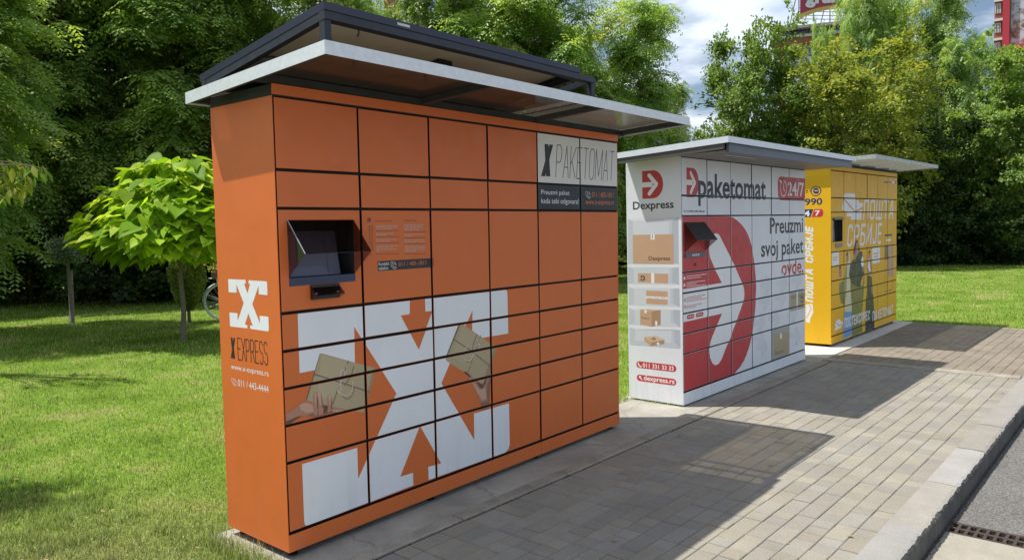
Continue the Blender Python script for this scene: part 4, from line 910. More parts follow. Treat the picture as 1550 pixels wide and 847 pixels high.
# road: asphalt, a concrete apron on this side of the drain channel, cast iron grate
mb = MB(); zr = -.13
mb.quad((2.835, -14, zr), (80, -14, zr), (80, KV1+.05, zr), (2.835, KV1+.05, zr)); struct('road', mb, M_asph)
mb = MB(); mb.quad((-30, -14, zr+.002), (2.645, -14, zr+.002), (2.645, KV1+.05, zr+.002), (-30, KV1+.05, zr+.002)); struct('concrete_apron', mb, M_apron)
mb = MB(); mb.box(2.60, 2.88, -14, KV1+.04, -.5, -.3); mb.box(2.60, 2.645, -14, KV1+.04, -.3, zr-.001); mb.box(2.835, 2.88, -14, KV1+.04, -.3, zr-.001); struct('drain_channel', mb, M_sand)
def grate(v):
    b = MB(); L_, W_ = .5, .184; z0, z1 = -.022, 0.
    # bars around two rows of slots
    for y in (0, W_/2-.011, W_-.022): b.box(y if y else 0, y+.022, -L_, 0, z0, z1, ch=.0015)
    n = 11
    for i in range(n+1):
        x = -L_+L_*i/n
        for y0 in (.022, W_/2+.011): b.box(y0, y0+W_/2-.033, x-.008 if i else x, x+.008 if i < n else x+.0, z0+.001, z1-.001)
    o = ob('drain_grate', b, mat('rusty_cast_iron', (.055, .047, .042), .75, .3, .3, var=.4, vscale=40, bump=.5, bscale=120, var2=(.11, .08, .065)), label='rusty cast iron slotted drain grate across the road beside the kerb' if v == 0 else 'second length of the rusty drain grate, farther out in the road', category='drain grate', group='drain grates')
    o.location = (2.648, KV1-.012-v*.504, zr+.002); o['group'] = 'lengths of the drain grate'
for k in range(3): grate(k)
bpy.data.objects['drain_grate.002']['label'] = 'third length of the rusty drain grate, farthest from the kerb'
# broken edge and litter at the foot of the kerb
def grains(name, n, fn, smin, smax, m, seed):
    g = np.random.default_rng(seed); V = []; F = []
    for i in range(n):
        p = fn(g); s = g.uniform(smin, smax); k = len(V)
        D = np.array([(1, 0, 0), (-1, 0, 0), (0, 1, 0), (0, -1, 0), (0, 0, .7), (0, 0, -.7)])*s*g.uniform(.6, 1.2, (6, 1)); V += [tuple(np.array(p)+d) for d in D]
        F += [(k+4, k, k+2), (k+4, k+2, k+1), (k+4, k+1, k+3), (k+4, k+3, k), (k+5, k+2, k), (k+5, k+1, k+2), (k+5, k+3, k+1), (k+5, k, k+3)]
    me = bpy.data.meshes.new(name); me.from_pydata(V, [], F); me.materials.append(m); me.update(); return link(name, me, None, kind='stuff')
grains('grit', 900, lambda g: (g.uniform(1.9, 6.5), KV1-abs(g.normal(0, .018))-.002, zr+.002), .002, .007, M_asph, 4)
mb = MB(); mb.quad((2.0, KV1-.016, zr+.004), (9, KV1-.012, zr+.004), (9, KV1+.03, zr+.004), (2.0, KV1+.03, zr+.004)); ob('gutter_strip', mb, mat('gutter_strip', (.06, .055, .047), .9, .2, var=.5, vscale=30, bump=.8, bscale=90), bpy.data.objects['road'])  # dark mottled strip on the road along the foot of the kerb
grains('grit', 500, lambda g: (g.uniform(.0, 6.8), -.312+g.normal(0, .008), -.006), .002, .006, M_sand, 5)

# lawn
def grass_mat(name, blade):
    m = bpy.data.materials.new(name); m.use_nodes = True; t = m.node_tree; t.nodes.clear(); o = t.nodes.new('ShaderNodeOutputMaterial'); geo = t.nodes.new('ShaderNodeNewGeometry')
    n = t.nodes.new('ShaderNodeTexNoise'); n.inputs['Scale'].default_value = 1.3; n.inputs['Detail'].default_value = 8; n.inputs['Roughness'].default_value = .62; t.links.new(geo.outputs['Position'], n.inputs[0])
    r = t.nodes.new('ShaderNodeValToRGB'); e = r.color_ramp.elements; e[0].position = .34; e[0].color = (.145, .235, .03, 1); e[1].position = .68; e[1].color = (.36, .34, .16, 1)
    k = e.new(.5); k.color = (.215, .33, .05, 1); k2 = e.new(.6); k2.color = (.29, .35, .085, 1); t.links.new(n.outputs[0], r.inputs[0]); c = r.outputs[0]
    # drier strip near the photographer, beside the orange locker
    sx = t.nodes.new('ShaderNodeSeparateXYZ'); t.links.new(geo.outputs['Position'], sx.inputs[0])
    dr = t.nodes.new('ShaderNodeVectorMath'); dr.operation = 'DISTANCE'; dr.inputs[1].default_value = (-1.0, .55, 0); t.links.new(geo.outputs['Position'], dr.inputs[0])
    mr = t.nodes.new('ShaderNodeMapRange'); mr.inputs[1].default_value = .5; mr.inputs[2].default_value = 1.9; mr.inputs[3].default_value = .62; mr.inputs[4].default_value = 0; t.links.new(dr.outputs['Value'], mr.inputs[0])
    ms = t.nodes.new('ShaderNodeMix'); ms.data_type = 'RGBA'; t.links.new(mr.outputs[0], ms.inputs[0]); t.links.new(c, ms.inputs[6]); ms.inputs[7].default_value = (.25, .235, .105, 1); c = ms.outputs[2]
    if blade:
        a = t.nodes.new('ShaderNodeAttribute'); a.attribute_name = 'tone'; mrr = t.nodes.new('ShaderNodeMapRange'); mrr.inputs[3].default_value = .5; mrr.inputs[4].default_value = 2.1; t.links.new(a.outputs['Fac'], mrr.inputs[0])
        v = t.nodes.new('ShaderNodeVectorMath'); v.operation = 'SCALE'; t.links.new(c, v.inputs[0]); t.links.new(mrr.outputs[0], v.inputs['Scale']); c = v.outputs[0]
        d = t.nodes.new('ShaderNodeBsdfDiffuse'); tl = t.nodes.new('ShaderNodeBsdfTranslucent'); mx = t.nodes.new('ShaderNodeMixShader'); mx.inputs[0].default_value = .42
        t.links.new(c, d.inputs[0]); t.links.new(c, tl.inputs[0]); t.links.new(d.outputs[0], mx.inputs[1]); t.links.new(tl.outputs[0], mx.inputs[2])
        g = t.nodes.new('ShaderNodeBsdfGlossy'); g.inputs['Roughness'].default_value = .45; m2 = t.nodes.new('ShaderNodeMixShader'); m2.inputs[0].default_value = .04; t.links.new(mx.outputs[0], m2.inputs[1]); t.links.new(g.outputs[0], m2.inputs[2]); t.links.new(m2.outputs[0], o.inputs[0])
    else:
        v = t.nodes.new('ShaderNodeVectorMath'); v.operation = 'SCALE'; v.inputs['Scale'].default_value = .62; t.links.new(c, v.inputs[0]); d = t.nodes.new('ShaderNodeBsdfDiffuse'); t.links.new(v.outputs[0], d.inputs[0]); t.links.new(d.outputs[0], o.inputs[0])
    return m
M_lawn = grass_mat('lawn_soil', False); M_blade = grass_mat('grass_blade', True)
mb = MB(); zl = -.025
for (a, b_, c, d) in ((-300, -.10, -.30, 300), (-.10, 7.04, .55, 300), (7.04, 10.93, .75, 300), (10.93, 400, KV0, 300)): mb.quad((a, c, zl), (b_, c, zl), (b_, d, zl), (a, d, zl))
struct('lawn', mb, M_lawn)
mb = MB(); mb.quad((-30, KV0, -.012), (-1., KV0, -.012), (-1., -.3, -.012), (-30, -.3, -.012)); struct('path', mb, M_slabC)
def on_lawn(u, v): return ((u < -.11) & (v > -.28)) | ((u >= -.11) & (u < 7.04) & (v > .60)) | ((u >= 7.04) & (u < 10.94) & (v > .80)) | ((u >= 10.94) & (v > KV0+.02)) | ((u > 3.2) & (u < 3.93) & (v > .515))
g = np.random.default_rng(3)
def blades(name, n, d0, d1, pw, hgt, wid, xs=.78):
    d = (d0**(1-pw)+g.random(n)*(d1**(1-pw)-d0**(1-pw)))**(1/(1-pw)); x = g.uniform(-1, 1, n)*(xs*d+.6)
    u = CAM.x+RH.x*x+FH.x*d; v = CAM.y+RH.y*x+FH.y*d; k = on_lawn(u, v); u, v, d = u[k], v[k], d[k]; n = len(u)
    cl = .5+.5*np.sin(u*2.1+1.3*np.sin(v*1.7))*np.sin(v*2.6+1.1*np.sin(u*2.3)); h = hgt*(.45+.5*cl+.5*g.random(n)**2)*np.minimum(1.6, (1+d/22)); wd = wid*(.7+.6*g.random(n))*(1+d/5.)
    az = g.uniform(0, 2*np.pi, n); tl = g.uniform(.1, 1.1, n); ax, ay = np.cos(az), np.sin(az)
    P = np.stack([u, v, np.full(n, zl)], 1); sd = np.stack([-ay, ax, np.zeros(n)], 1)*wd[:, None]/2; up = np.stack([ax*np.sin(tl), ay*np.sin(tl), np.cos(tl)], 1)*h[:, None]
    mid = np.stack([ax*np.sin(tl*.4), ay*np.sin(tl*.4), np.cos(tl*.4)], 1)*h[:, None]*.55
    V = np.stack([P-sd, P+sd, P+mid+sd*.8, P+mid-sd*.8, P+up], 1).reshape(-1, 3)
    i = np.arange(n)*5; F4 = np.stack([i, i+1, i+2, i+3], 1); F3 = np.stack([i+3, i+2, i+4], 1)
    me = bpy.data.meshes.new(name); me.vertices.add(len(V)); me.vertices.foreach_set('co', V.ravel().astype(np.float32))
    me.loops.add(n*7); me.polygons.add(n*2); lp = np.concatenate([F4, F3], 1).ravel(); me.loops.foreach_set('vertex_index', lp.astype(np.int32))
    st = np.stack([np.arange(n)*7, np.arange(n)*7+4], 1).ravel(); me.polygons.foreach_set('loop_start', st.astype(np.int32)); me.polygons.foreach_set('loop_total', np.tile([4, 3], n).astype(np.int32))
    me.materials.append(M_blade); me.update(calc_edges=True); a = me.attributes.new('tone', 'FLOAT', 'POINT'); a.data.foreach_set('value', np.repeat(g.random(n), 5).astype(np.float32)); me.validate()
    return link(name, me, None, kind='stuff')
blades('grass', 430000, 2.4, 30, 1.35, .029, .0021)
# ------------------------------------------------------------------ vegetation
def leaf_mat(name, lo, hi, tw=.38, hi2=None, gl=.05):
    m = bpy.data.materials.new(name); m.use_nodes = True; t = m.node_tree; t.nodes.clear(); o = t.nodes.new('ShaderNodeOutputMaterial')
    a = t.nodes.new('ShaderNodeAttribute'); a.attribute_name = 'tone'; r = t.nodes.new('ShaderNodeValToRGB'); e = r.color_ramp.elements; e[0].color = (*lo, 1); e[1].color = (*hi, 1); e[1].position = .85
    if hi2: k = e.new(1.); k.color = (*hi2, 1)
    t.links.new(a.outputs['Fac'], r.inputs[0]); oi = t.nodes.new('ShaderNodeObjectInfo'); mr = t.nodes.new('ShaderNodeMapRange'); mr.inputs[3].default_value = .85; mr.inputs[4].default_value = 1.2; t.links.new(oi.outputs['Random'], mr.inputs[0])
    v = t.nodes.new('ShaderNodeVectorMath'); v.operation = 'SCALE'; t.links.new(r.outputs[0], v.inputs[0]); t.links.new(mr.outputs[0], v.inputs['Scale'])
    d = t.nodes.new('ShaderNodeBsdfDiffuse'); tl = t.nodes.new('ShaderNodeBsdfTranslucent'); t.links.new(v.outputs[0], d.inputs[0])
    hs = t.nodes.new('ShaderNodeMix'); hs.data_type = 'RGBA'; hs.blend_type = 'MULTIPLY'; hs.inputs[0].default_value = 1; hs.inputs[7].default_value = (1.4, 1.35, .6, 1); t.links.new(v.outputs[0], hs.inputs[6]); t.links.new(hs.outputs[2], tl.inputs[0])
    mx = t.nodes.new('ShaderNodeMixShader'); mx.inputs[0].default_value = tw; t.links.new(d.outputs[0], mx.inputs[1]); t.links.new(tl.outputs[0], mx.inputs[2])
    g = t.nodes.new('ShaderNodeBsdfGlossy'); g.inputs['Roughness'].default_value = .5; m2 = t.nodes.new('ShaderNodeMixShader'); m2.inputs[0].default_value = gl; t.links.new(mx.outputs[0], m2.inputs[1]); t.links.new(g.outputs[0], m2.inputs[2]); t.links.new(m2.outputs[0], o.inputs[0])
    return m
M_loc = leaf_mat('locust_leaf', (.13, .25, .05), (.42, .55, .16), .55, (.55, .54, .24), .05)
M_map = leaf_mat('maple_leaf', (.11, .20, .035), (.28, .41, .085), .45, (.34, .43, .1), .035)
M_yel = leaf_mat('golden_leaf', (.15, .21, .035), (.37, .42, .07), .45, (.52, .48, .11), .03)
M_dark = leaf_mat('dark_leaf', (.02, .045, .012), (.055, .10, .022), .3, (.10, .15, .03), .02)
M_cat = leaf_mat('catalpa_leaf', (.15, .29, .018), (.40, .57, .035), .52, (.56, .68, .08), .012)
M_bark = mat('bark', (.12, .10, .08), .9, .2, var=.4, vscale=18, bump=.7, bscale=60)
M_barkl = mat('pale_bark', (.17, .155, .13), .9, .2, var=.35, vscale=24, bump=.6, bscale=80)
def nrm(a): return a/np.maximum(np.linalg.norm(a, axis=-1, keepdims=True), 1e-9)
def quads_mesh(name, Q, tone, m):
    """Q: (n,4,3) quads"""
    n = len(Q); me = bpy.data.meshes.new(name); me.vertices.add(n*4); me.vertices.foreach_set('co', Q.reshape(-1).astype(np.float32))
    me.loops.add(n*4); me.polygons.add(n); me.loops.foreach_set('vertex_index', np.arange(n*4, dtype=np.int32)); me.polygons.foreach_set('loop_start', np.arange(n, dtype=np.int32)*4); me.polygons.foreach_set('loop_total', np.full(n, 4, np.int32))
    me.materials.append(m); me.update(calc_edges=True); a = me.attributes.new('tone', 'FLOAT', 'POINT'); a.data.foreach_set('value', np.repeat(tone, 4).astype(np.float32)); return me
def crown_points(g, H, Rr, base, nl, nc, shape='round'):
    """cluster centres on lobes spread over a crown of height H and radius Rr above 'base'"""
    L = []
    for i in range(nl):
        f = (i+.5)/nl; z = base+(H-base)*(.06+.86*f); prof = math.sin(math.pi*min(1, .22+.78*(1-f)))**.6 if shape == 'round' else (1-.35*f)
        a = i*2.399+g.uniform(-.4, .4); rr = Rr*prof*g.uniform(.25, .88); L.append((rr*math.cos(a), rr*math.sin(a), z+g.uniform(-.3, .3), Rr*g.choice([.13, .2, .28, .36, .42])))
    L = np.array(L); k = g.integers(0, nl, nc); d = nrm(g.normal(size=(nc, 3))); rad = g.random(nc)**.4
    C = L[k, :3]+d*(L[k, 3]*rad)[:, None]*np.array([1, 1, .8]); C[:, 2] = np.maximum(C[:, 2], base*.6+.3*g.random(nc)); return L, C, d
def locust_crown(seed, H, Rr, base, nc, per, nl, m, npair=6, size=.30, lw=.022, ll=.055, shape='round', droop=.38):
    g = np.random.default_rng(seed); L, C, dd = crown_points(g, H, Rr, base, nl, nc, shape)
    n = nc*per; tw = nrm(dd*np.array([1, 1, .3])+nrm(C-np.array([0, 0, (base+H)/2]))*np.array([1, 1, .4])+g.normal(size=(nc, 3))*.3); tl_ = np.tile((np.arange(per)+.5)/per, nc)*np.repeat(g.uniform(.6, 1.15, nc), per)
    P = np.repeat(C-tw*.45, per, 0)+np.repeat(tw, per, 0)*tl_[:, None]+g.normal(size=(n, 3))*np.array([.07, .07, .045]); P[:, 2] -= .28*tl_**2; outw = nrm(P-np.array([0, 0, (base+H)/2])+g.normal(size=(n, 3))*.5)
    sdv = nrm(np.cross(np.repeat(tw, per, 0), np.array([0, 0, 1.]))+1e-3)*np.tile(np.where(np.arange(per) % 2, 1., -1.), nc)[:, None]; d = nrm(sdv+np.repeat(tw, per, 0)*.6+g.normal(size=(n, 3))*.25+np.array([0, 0, -droop*.25])); s = nrm(np.cross(d, np.array([0, 0, 1.]))+1e-3)
    ct = np.repeat(g.normal(.42, .26, nc), per)+g.normal(0, .1, n); Q = []; T = []
    sz = size*g.uniform(.7, 1.25, n)
    for i in range(npair):
        t = (i+.8)/npair; pt = P+d*(sz*t)[:, None]+np.array([0, 0, -1.])*(sz*droop*t*t)[:, None]; dt = nrm(d+np.array([0, 0, -1.])*(2*droop*t))
        for sg in (-1, 1):
            ld = nrm(s*sg+dt*.45+np.array([0, 0, -.25])+g.normal(size=(n, 3))*.12); l = ll*(1-.35*t)*g.uniform(.8, 1.2, n); w_ = dt*(lw/2)
            q = np.stack([pt, pt+ld*(l*.5)[:, None]+w_, pt+ld*l[:, None], pt+ld*(l*.5)[:, None]-w_], 1); Q.append(q); T.append(ct)
    return quads_mesh('crown', np.concatenate(Q), np.clip(np.concatenate(T), 0, 1), m), L
def broad_crown(seed, H, Rr, base, nc, per, nl, m, ll=.11, lw=.085, spread=.2, shape='round'):
    g = np.random.default_rng(seed); L, C, dd = crown_points(g, H, Rr, base, nl, nc, shape); n = nc*per
    tw = nrm(dd*np.array([1, 1, .35])+g.normal(size=(nc, 3))*.3); tl_ = g.random(n)-.4; P = np.repeat(C, per, 0)+np.repeat(tw, per, 0)*(tl_*spread*3.4)[:, None]+g.normal(size=(n, 3))*np.array([spread*.55, spread*.55, spread*.32]); P[:, 2] -= .2*np.abs(tl_)*spread; outw = nrm(P-np.array([0, 0, (base+H)/2]))
    ld = nrm(outw*.6+g.normal(size=(n, 3))*.6+np.array([0, 0, -.35])); nn = nrm(np.array([0, 0, 1.])+outw*.5+g.normal(size=(n, 3))*.4); s = nrm(np.cross(ld, nn)); nn = np.cross(s, ld)
    l = ll*g.uniform(.65, 1.25, n)[:, None]; w_ = lw/ll*l*.5; ct = np.repeat(g.normal(.42, .22, nc), per)+g.normal(0, .14, n); Q = []
    for sg in (-1, 1):
        Q.append(np.stack([P, P+ld*l*.35+s*w_*sg+nn*l*.08, P+ld*l*.7+s*w_*.7*sg+nn*l*.04, P+ld*l], 1))
    return quads_mesh('crown', np.concatenate(Q), np.clip(np.concatenate([ct, ct]), 0, 1), m), L
def trunk_mesh(L, base, rb, m, seed=1, H=6.):
    q = random.Random(seed); b = MB(); fork = base*.75+.3
    b.tube([(0, 0, -.1), (.02, .01, .12), (.03, -.02, fork*.6), (0, 0, fork)], [rb*1.35, rb, rb*.85, rb*.75], 10)
    for i, (x, y, z, r_) in enumerate(L):
        if z < fork: z = fork+.2
        t = min(fork, z-.3)+q.uniform(-.1, .05); p = [Vector((0, 0, t))]; e = Vector((x, y, z)); c = Vector((x*.35, y*.35, t+(z-t)*.55))
        for s in (.33, .66, 1.): p.append((1-s)**2*p[0]+2*s*(1-s)*c+s*s*e)
        b.tube(p, [rb*.36, rb*.24, rb*.14, rb*.06], 5)
        for k in range(2):
            d = Vector((q.gauss(0, 1), q.gauss(0, 1), q.gauss(.2, .7))).normalized()*r_*.85; b.tube([p[2].lerp(e, .5), e+d*.5, e+d], [rb*.1, rb*.06, rb*.02], 5, cap=False)
    return b.mesh('trunk', [m], True)
KIND = {}
def kind(key, fn, base, rb, bark=M_bark, H=8.): me, L = fn; KIND[key] = (me, trunk_mesh(L, base, rb, bark, H=H))
kind('L1', locust_crown(1, 8, 3., 1.3, 820, 22, 46, M_loc, 5, .47, .062, .15), 1.3, .10)
kind('L2', locust_crown(2, 8, 3., 1.0, 760, 22, 40, M_loc, 5, .47, .062, .15), 1.0, .10)
kind('B1', broad_crown(3, 8, 3., .7, 1100, 44, 50, M_map, ll=.13, lw=.10), .7, .10)
kind('B2', broad_crown(4, 8, 3., .6, 1100, 46, 50, M_yel, ll=.12, lw=.085), .6, .10)
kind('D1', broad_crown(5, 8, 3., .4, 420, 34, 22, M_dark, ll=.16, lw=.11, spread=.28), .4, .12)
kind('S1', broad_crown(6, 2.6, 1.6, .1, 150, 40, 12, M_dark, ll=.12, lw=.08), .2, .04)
UN = {'S1': (2.6, 1.6)}
def tree(key, pos, H, Rr, rot, name, label, cat='tree', group=None):
    uh, ur = UN.get(key, (8., 3.)); t = thing(name, pos, label, cat, group, (0, 0, rot), (Rr/ur, Rr/ur, H/uh)); link('crown', KIND[key][0], t); link('trunk', KIND[key][1], t); return t
HZ = lambda px: 345.4-(px-775)*math.tan(ROLL)*-1 if False else 0
def ptree(key, px, d, top, hw, name, label, cat='tree', group=None, rot=None):
    """px: image column of the trunk, d: metres ahead, top: image row the crown reaches, hw: half width in image columns"""
    p = at(px, 380, d); p.z = -.03; H = at(px, top, d).z+.03; return tree(key, p, H, hw*d/FPX, rnd.uniform(0, 6.28) if rot is None else rot, name, label, cat, group)
gl = 'trees along the edge of the lawn'
ptree('L1', -70, 18.5, -120, 200, 'locust_tree', 'feathery locust tree at the left edge behind the drooping branch', group=gl)
ptree('L2', 110, 19.8, -150, 190, 'locust_tree', 'feathery locust tree behind the small staked tree', group=gl)
ptree('L1', 300, 20.5, -150, 190, 'locust_tree', 'feathery locust tree behind the bright green catalpa', group=gl)
ptree('L2', 470, 20, -70, 135, 'locust_tree', 'feathery locust tree behind the left end of the solar panel', group=gl)
ptree('L1', 545, 21, -40, 75, 'locust_tree', 'locust crown above the label plate of the solar panel', group=gl, rot=2.)
ptree('L2', 675, 21, -50, 75, 'locust_tree', 'locust crown right of the two rooftops', group=gl, rot=4.)
ptree('L1', 612, 22, 30, 60, 'locust_tree', 'lower locust crown below the two rooftops behind the solar panel', group=gl)
ptree('L2', 765, 21, -100, 140, 'locust_tree', 'tall light green locust tree above the right end of the solar panel', group=gl)
ptree('L1', 905, 22, -25, 120, 'locust_tree', 'locust tree just left of the open patch of sky', group=gl, rot=1.)
ptree('L2', 1000, 25, 120, 60, 'locust_tree', 'small dark locust tree below the open patch of sky', group=gl)
ptree('B1', 1148, 27, 30, 90, 'maple_tree', 'fresh green maple right of the open patch of sky', group=gl, rot=.5)
ptree('L1', 1372, 35, -60, 80, 'locust_tree', 'tall grey green locust rising behind the yellowish tree', group=gl)
ptree('L1', 1305, 35, -60, 42, 'locust_tree', 'locust crown cutting off the right half of the red billboard', group=gl, rot=3.)
ptree('L2', 1243, 36, 30, 20, 'locust_tree', 'slim locust crown just below the red billboard', group=gl)
ptree('B2', 1290, 26, 62, 125, 'golden_tree', 'yellowish green tree behind the yellow locker', group=gl, rot=2.)
ptree('L2', 1450, 33, 48, 50, 'locust_tree', 'grey green locust left of the brick tower', group=gl)
ptree('B1', 1545, 26, 62, 105, 'round_leaved_tree', 'round leaved tree below the mural tower at the right edge', group=gl, rot=4.)
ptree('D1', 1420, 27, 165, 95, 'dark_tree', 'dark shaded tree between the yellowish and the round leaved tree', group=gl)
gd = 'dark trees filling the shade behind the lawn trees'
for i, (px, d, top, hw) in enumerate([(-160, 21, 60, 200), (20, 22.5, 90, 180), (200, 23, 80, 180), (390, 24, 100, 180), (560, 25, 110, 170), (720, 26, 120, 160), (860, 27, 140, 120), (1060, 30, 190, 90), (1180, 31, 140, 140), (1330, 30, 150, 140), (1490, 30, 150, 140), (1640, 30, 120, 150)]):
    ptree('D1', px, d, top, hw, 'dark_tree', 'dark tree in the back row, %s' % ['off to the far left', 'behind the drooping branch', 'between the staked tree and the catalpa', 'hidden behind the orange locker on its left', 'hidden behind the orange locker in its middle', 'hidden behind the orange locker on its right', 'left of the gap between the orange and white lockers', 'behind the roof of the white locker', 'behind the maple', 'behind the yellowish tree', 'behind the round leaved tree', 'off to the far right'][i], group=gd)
gs = 'shrubs in the undergrowth'
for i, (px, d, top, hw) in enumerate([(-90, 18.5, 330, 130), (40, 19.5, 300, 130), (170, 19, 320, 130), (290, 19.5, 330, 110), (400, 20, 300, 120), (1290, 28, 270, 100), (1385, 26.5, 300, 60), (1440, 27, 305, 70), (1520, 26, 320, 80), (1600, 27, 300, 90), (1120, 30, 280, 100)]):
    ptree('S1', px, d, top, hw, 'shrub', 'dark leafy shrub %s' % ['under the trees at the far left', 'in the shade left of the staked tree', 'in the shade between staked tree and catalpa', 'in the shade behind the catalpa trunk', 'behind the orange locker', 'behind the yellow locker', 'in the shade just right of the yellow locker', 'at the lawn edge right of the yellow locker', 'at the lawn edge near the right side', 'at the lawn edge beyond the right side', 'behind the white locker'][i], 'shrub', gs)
# off to the left: the trees whose shade falls across the lawn (one reaches into the picture with a hanging branch)
p = cw(-9.8, 12.3, -.03); t_ = tree('L1', p, 7., 2.4, 2.2, 'locust_tree', 'locust tree just out of view left, shading the far lawn', group=gl)
p = cw(-5.75, 4.75, -.03); tree('L2', p, 5.2, .85, .3, 'locust_tree', 'slim locust tree out of view left, shading the near grass', group=gl)

# ---- catalpa: every large leaf a piece of its own
def heart(ll, w_, seed):
    q = random.Random(seed); b = MB(); prof = [(0, .0), (-.08, .30), (.02, .46), (.22, .52), (.45, .43), (.68, .26), (.85, .11), (1, 0)]
    z = lambda t: -.16*t*t*ll-(.02*ll if t > .9 else 0)
    up = [(t*ll, 0, z(t)) for t, _ in prof]; i0 = 0; b.v += up
    for sg in (1, -1):
        k = len(b.v); b.v += [(t*ll, sg*wd*w_, z(t)+wd*w_*.28+q.uniform(-.008, .008)) for t, wd in prof]
        for i in range(len(prof)-1):
            a, c_ = (i, i+1), (k+i+1, k+i); f = (a[0], a[1], c_[0], c_[1]) if sg > 0 else (a[1], a[0], c_[1], c_[0]); b.f.append(f); b.m.append(0)
    return b
def set_tone(me, v):
    a = me.attributes.new('tone', 'FLOAT', 'POINT'); a.data.foreach_set('value', [v]*len(me.vertices)); return me
HL = [set_tone(heart(.27*s, .24*s, k).mesh('leaf', [M_cat], True), tn) for k, (s, tn) in enumerate([(1.05, .35), (.7, .8), (1.2, .1), (.8, 1.), (.95, .6)])]
def catalpa(pos, Rr, zb, zt, n, label, name='catalpa_tree'):
    t = thing(name, pos, label, 'tree'); q = random.Random(5); L = []
    b = MB(); b.tube([(0, 0, -.05), (.01, 0, .05), (.04, .01, .5), (.02, .02, 1.0), (.05, .0, zb+.1)], [.06, .043, .036, .035, .04], 12); TR = []
    for k in range(12):
        a = k*2*math.pi/12+q.uniform(-.2, .2); r_ = Rr*q.uniform(.65, .9); z = zb+(zt-zb)*q.uniform(.25, .75); b.tube([(.05, 0, zb+.05), (.05+r_*.4*math.cos(a), r_*.4*math.sin(a), zb+.35+(z-zb)*.5), (.05+r_*math.cos(a), r_*math.sin(a), z)], [.028, .018, .006], 6)
    ob('trunk', b, M_barkl, t, True)
    for k in range(n):
        while True:
            x, y, z = q.uniform(-1, 1), q.uniform(-1, 1), q.uniform(-.25, 1)
            rr = math.hypot(x, y); lim = math.sqrt(max(0, 1-z*z)) if z > 0 else 1+z*1.1
            lim = (1-max(0, z))**.62*(1.0 if z > -.05 else 1+z*1.3)*(1+.13*math.sin(3*math.atan2(y, x)+1)+.08*math.sin(7*math.atan2(y, x)+z*9))
            if rr < lim and rr > lim*.5: break
        a = math.atan2(y, x)+q.gauss(0, .35); H_ = zt-zb; px, py, pz = x*Rr, y*Rr, zb+.28*H_+z*H_*.72
        tilt = q.gauss(.3, .3)+max(0, -z)*.9; L.append((px, py, pz, a, tilt, q.gauss(0, .25)))
    def mtx(l): return Matrix.Translation(l[:3]) @ Matrix.Rotation(l[3], 4, 'Z') @ Matrix.Rotation(l[4], 4, 'Y') @ Matrix.Rotation(l[5], 4, 'X')
    # the leaves that show largest are pieces of their own
    toc = (CAM-Vector(pos)).normalized(); L.sort(key=lambda l: -(Vector(l[:3]).dot(toc)+.25*l[2]))
    for l in L[:295]:
        o = link('leaf', HL[q.randrange(5)], t); o.matrix_local = mtx(l)
    V, F, T = [], [], []
    for l in L[295:]:
        me = HL[q.randrange(5)]; M = mtx(l); i = len(V); V += [tuple(M @ v.co) for v in me.vertices]; F += [tuple(i+k for k in p.vertices) for p in me.polygons]; T += [me.attributes['tone'].data[0].value]*len(me.vertices)
    me = bpy.data.meshes.new('leaves'); me.from_pydata(V, [], F); me.materials.append(M_cat); a = me.attributes.new('tone', 'FLOAT', 'POINT'); a.data.foreach_set('value', T); me.update(); link('leaves', me, t, kind='stuff'); return t
pc = at(270, 380, 11.75); pc.z = -.03
catalpa(tuple(pc), 1.36, 1.12, 2.98, 1150, 'bright lime green ball catalpa on a slim trunk, left of the orange locker')
# ---- hanging branch at the left edge
def lance(ll, w_):
    b = MB(); prof = [(0, 0), (.15, .25), (.4, .5), (.7, .32), (1, 0)]; b.v += [(t*ll, 0, -.1*t*t*ll) for t, _ in prof]
    for sg in (1, -1):
        k = len(b.v); b.v += [(t*ll, sg*wd*w_, -.1*t*t*ll+wd*w_*.3) for t, wd in prof]
        for i in range(4): b.f.append((i, i+1, k+i+1, k+i) if sg > 0 else (i+1, i, k+i, k+i+1)); b.m.append(0)
    return b
M_br = leaf_mat('cherry_leaf', (.08, .16, .015), (.19, .30, .03), .5, (.30, .34, .06), .015)
LM = [set_tone(lance(.15*s, .06*s).mesh('leaf', [M_br], True), tn) for s, tn in ((1, .3), (.85, .7), (1.15, 1.))]
dB = 9.; p0 = cw(-7.3, 9.2, -.03)
TB = thing('fruit_tree', p0, 'tree just outside the left edge whose leafy branch hangs into the picture', 'tree')
b = MB(); q = random.Random(9); b.tube([(0, 0, -.05), (.02, 0, 1.2), (0, .03, 2.3), (.05, 0, 3.2)], [.09, .075, .06, .02], 10)
ends = [(12, 262), (45, 250), (72, 256), (30, 292), (8, 300), (50, 275), (-30, 240), (-60, 280), (-70, 230), (-20, 270), (-120, 240), (-50, 310)]; pts = []
for (ex, ey) in ends:
    e = at(ex, ey, 8.7+q.uniform(-.4, .4))-p0; s = Vector((0, .02, 2.2)); c = (s+e)/2+Vector((0, 0, .35)); P_ = [(1-k)**2*s+2*k*(1-k)*c+k*k*e for k in (0, .3, .6, .8, .9, 1)]; b.tube(P_, [.03, .02, .012, .008, .005, .003], 6); pts.append(P_)
ob('trunk', b, M_bark, TB, True)
for P_ in pts:
    for k in range(24):
        s = q.uniform(.52, 1.0); i = min(4, int(s*5)); base = P_[i].lerp(P_[i+1], s*5-i)+Vector((q.gauss(0, .03), q.gauss(0, .03), q.gauss(-.02, .03))); d = (P_[-1]-P_[2]).normalized(); a = math.atan2(d.y, d.x)+q.gauss(0, 1.)
        o = link('leaf', LM[q.randrange(3)], TB); o.location = base; o.rotation_euler = (q.gauss(0, .5), q.gauss(1.05, .28), a)
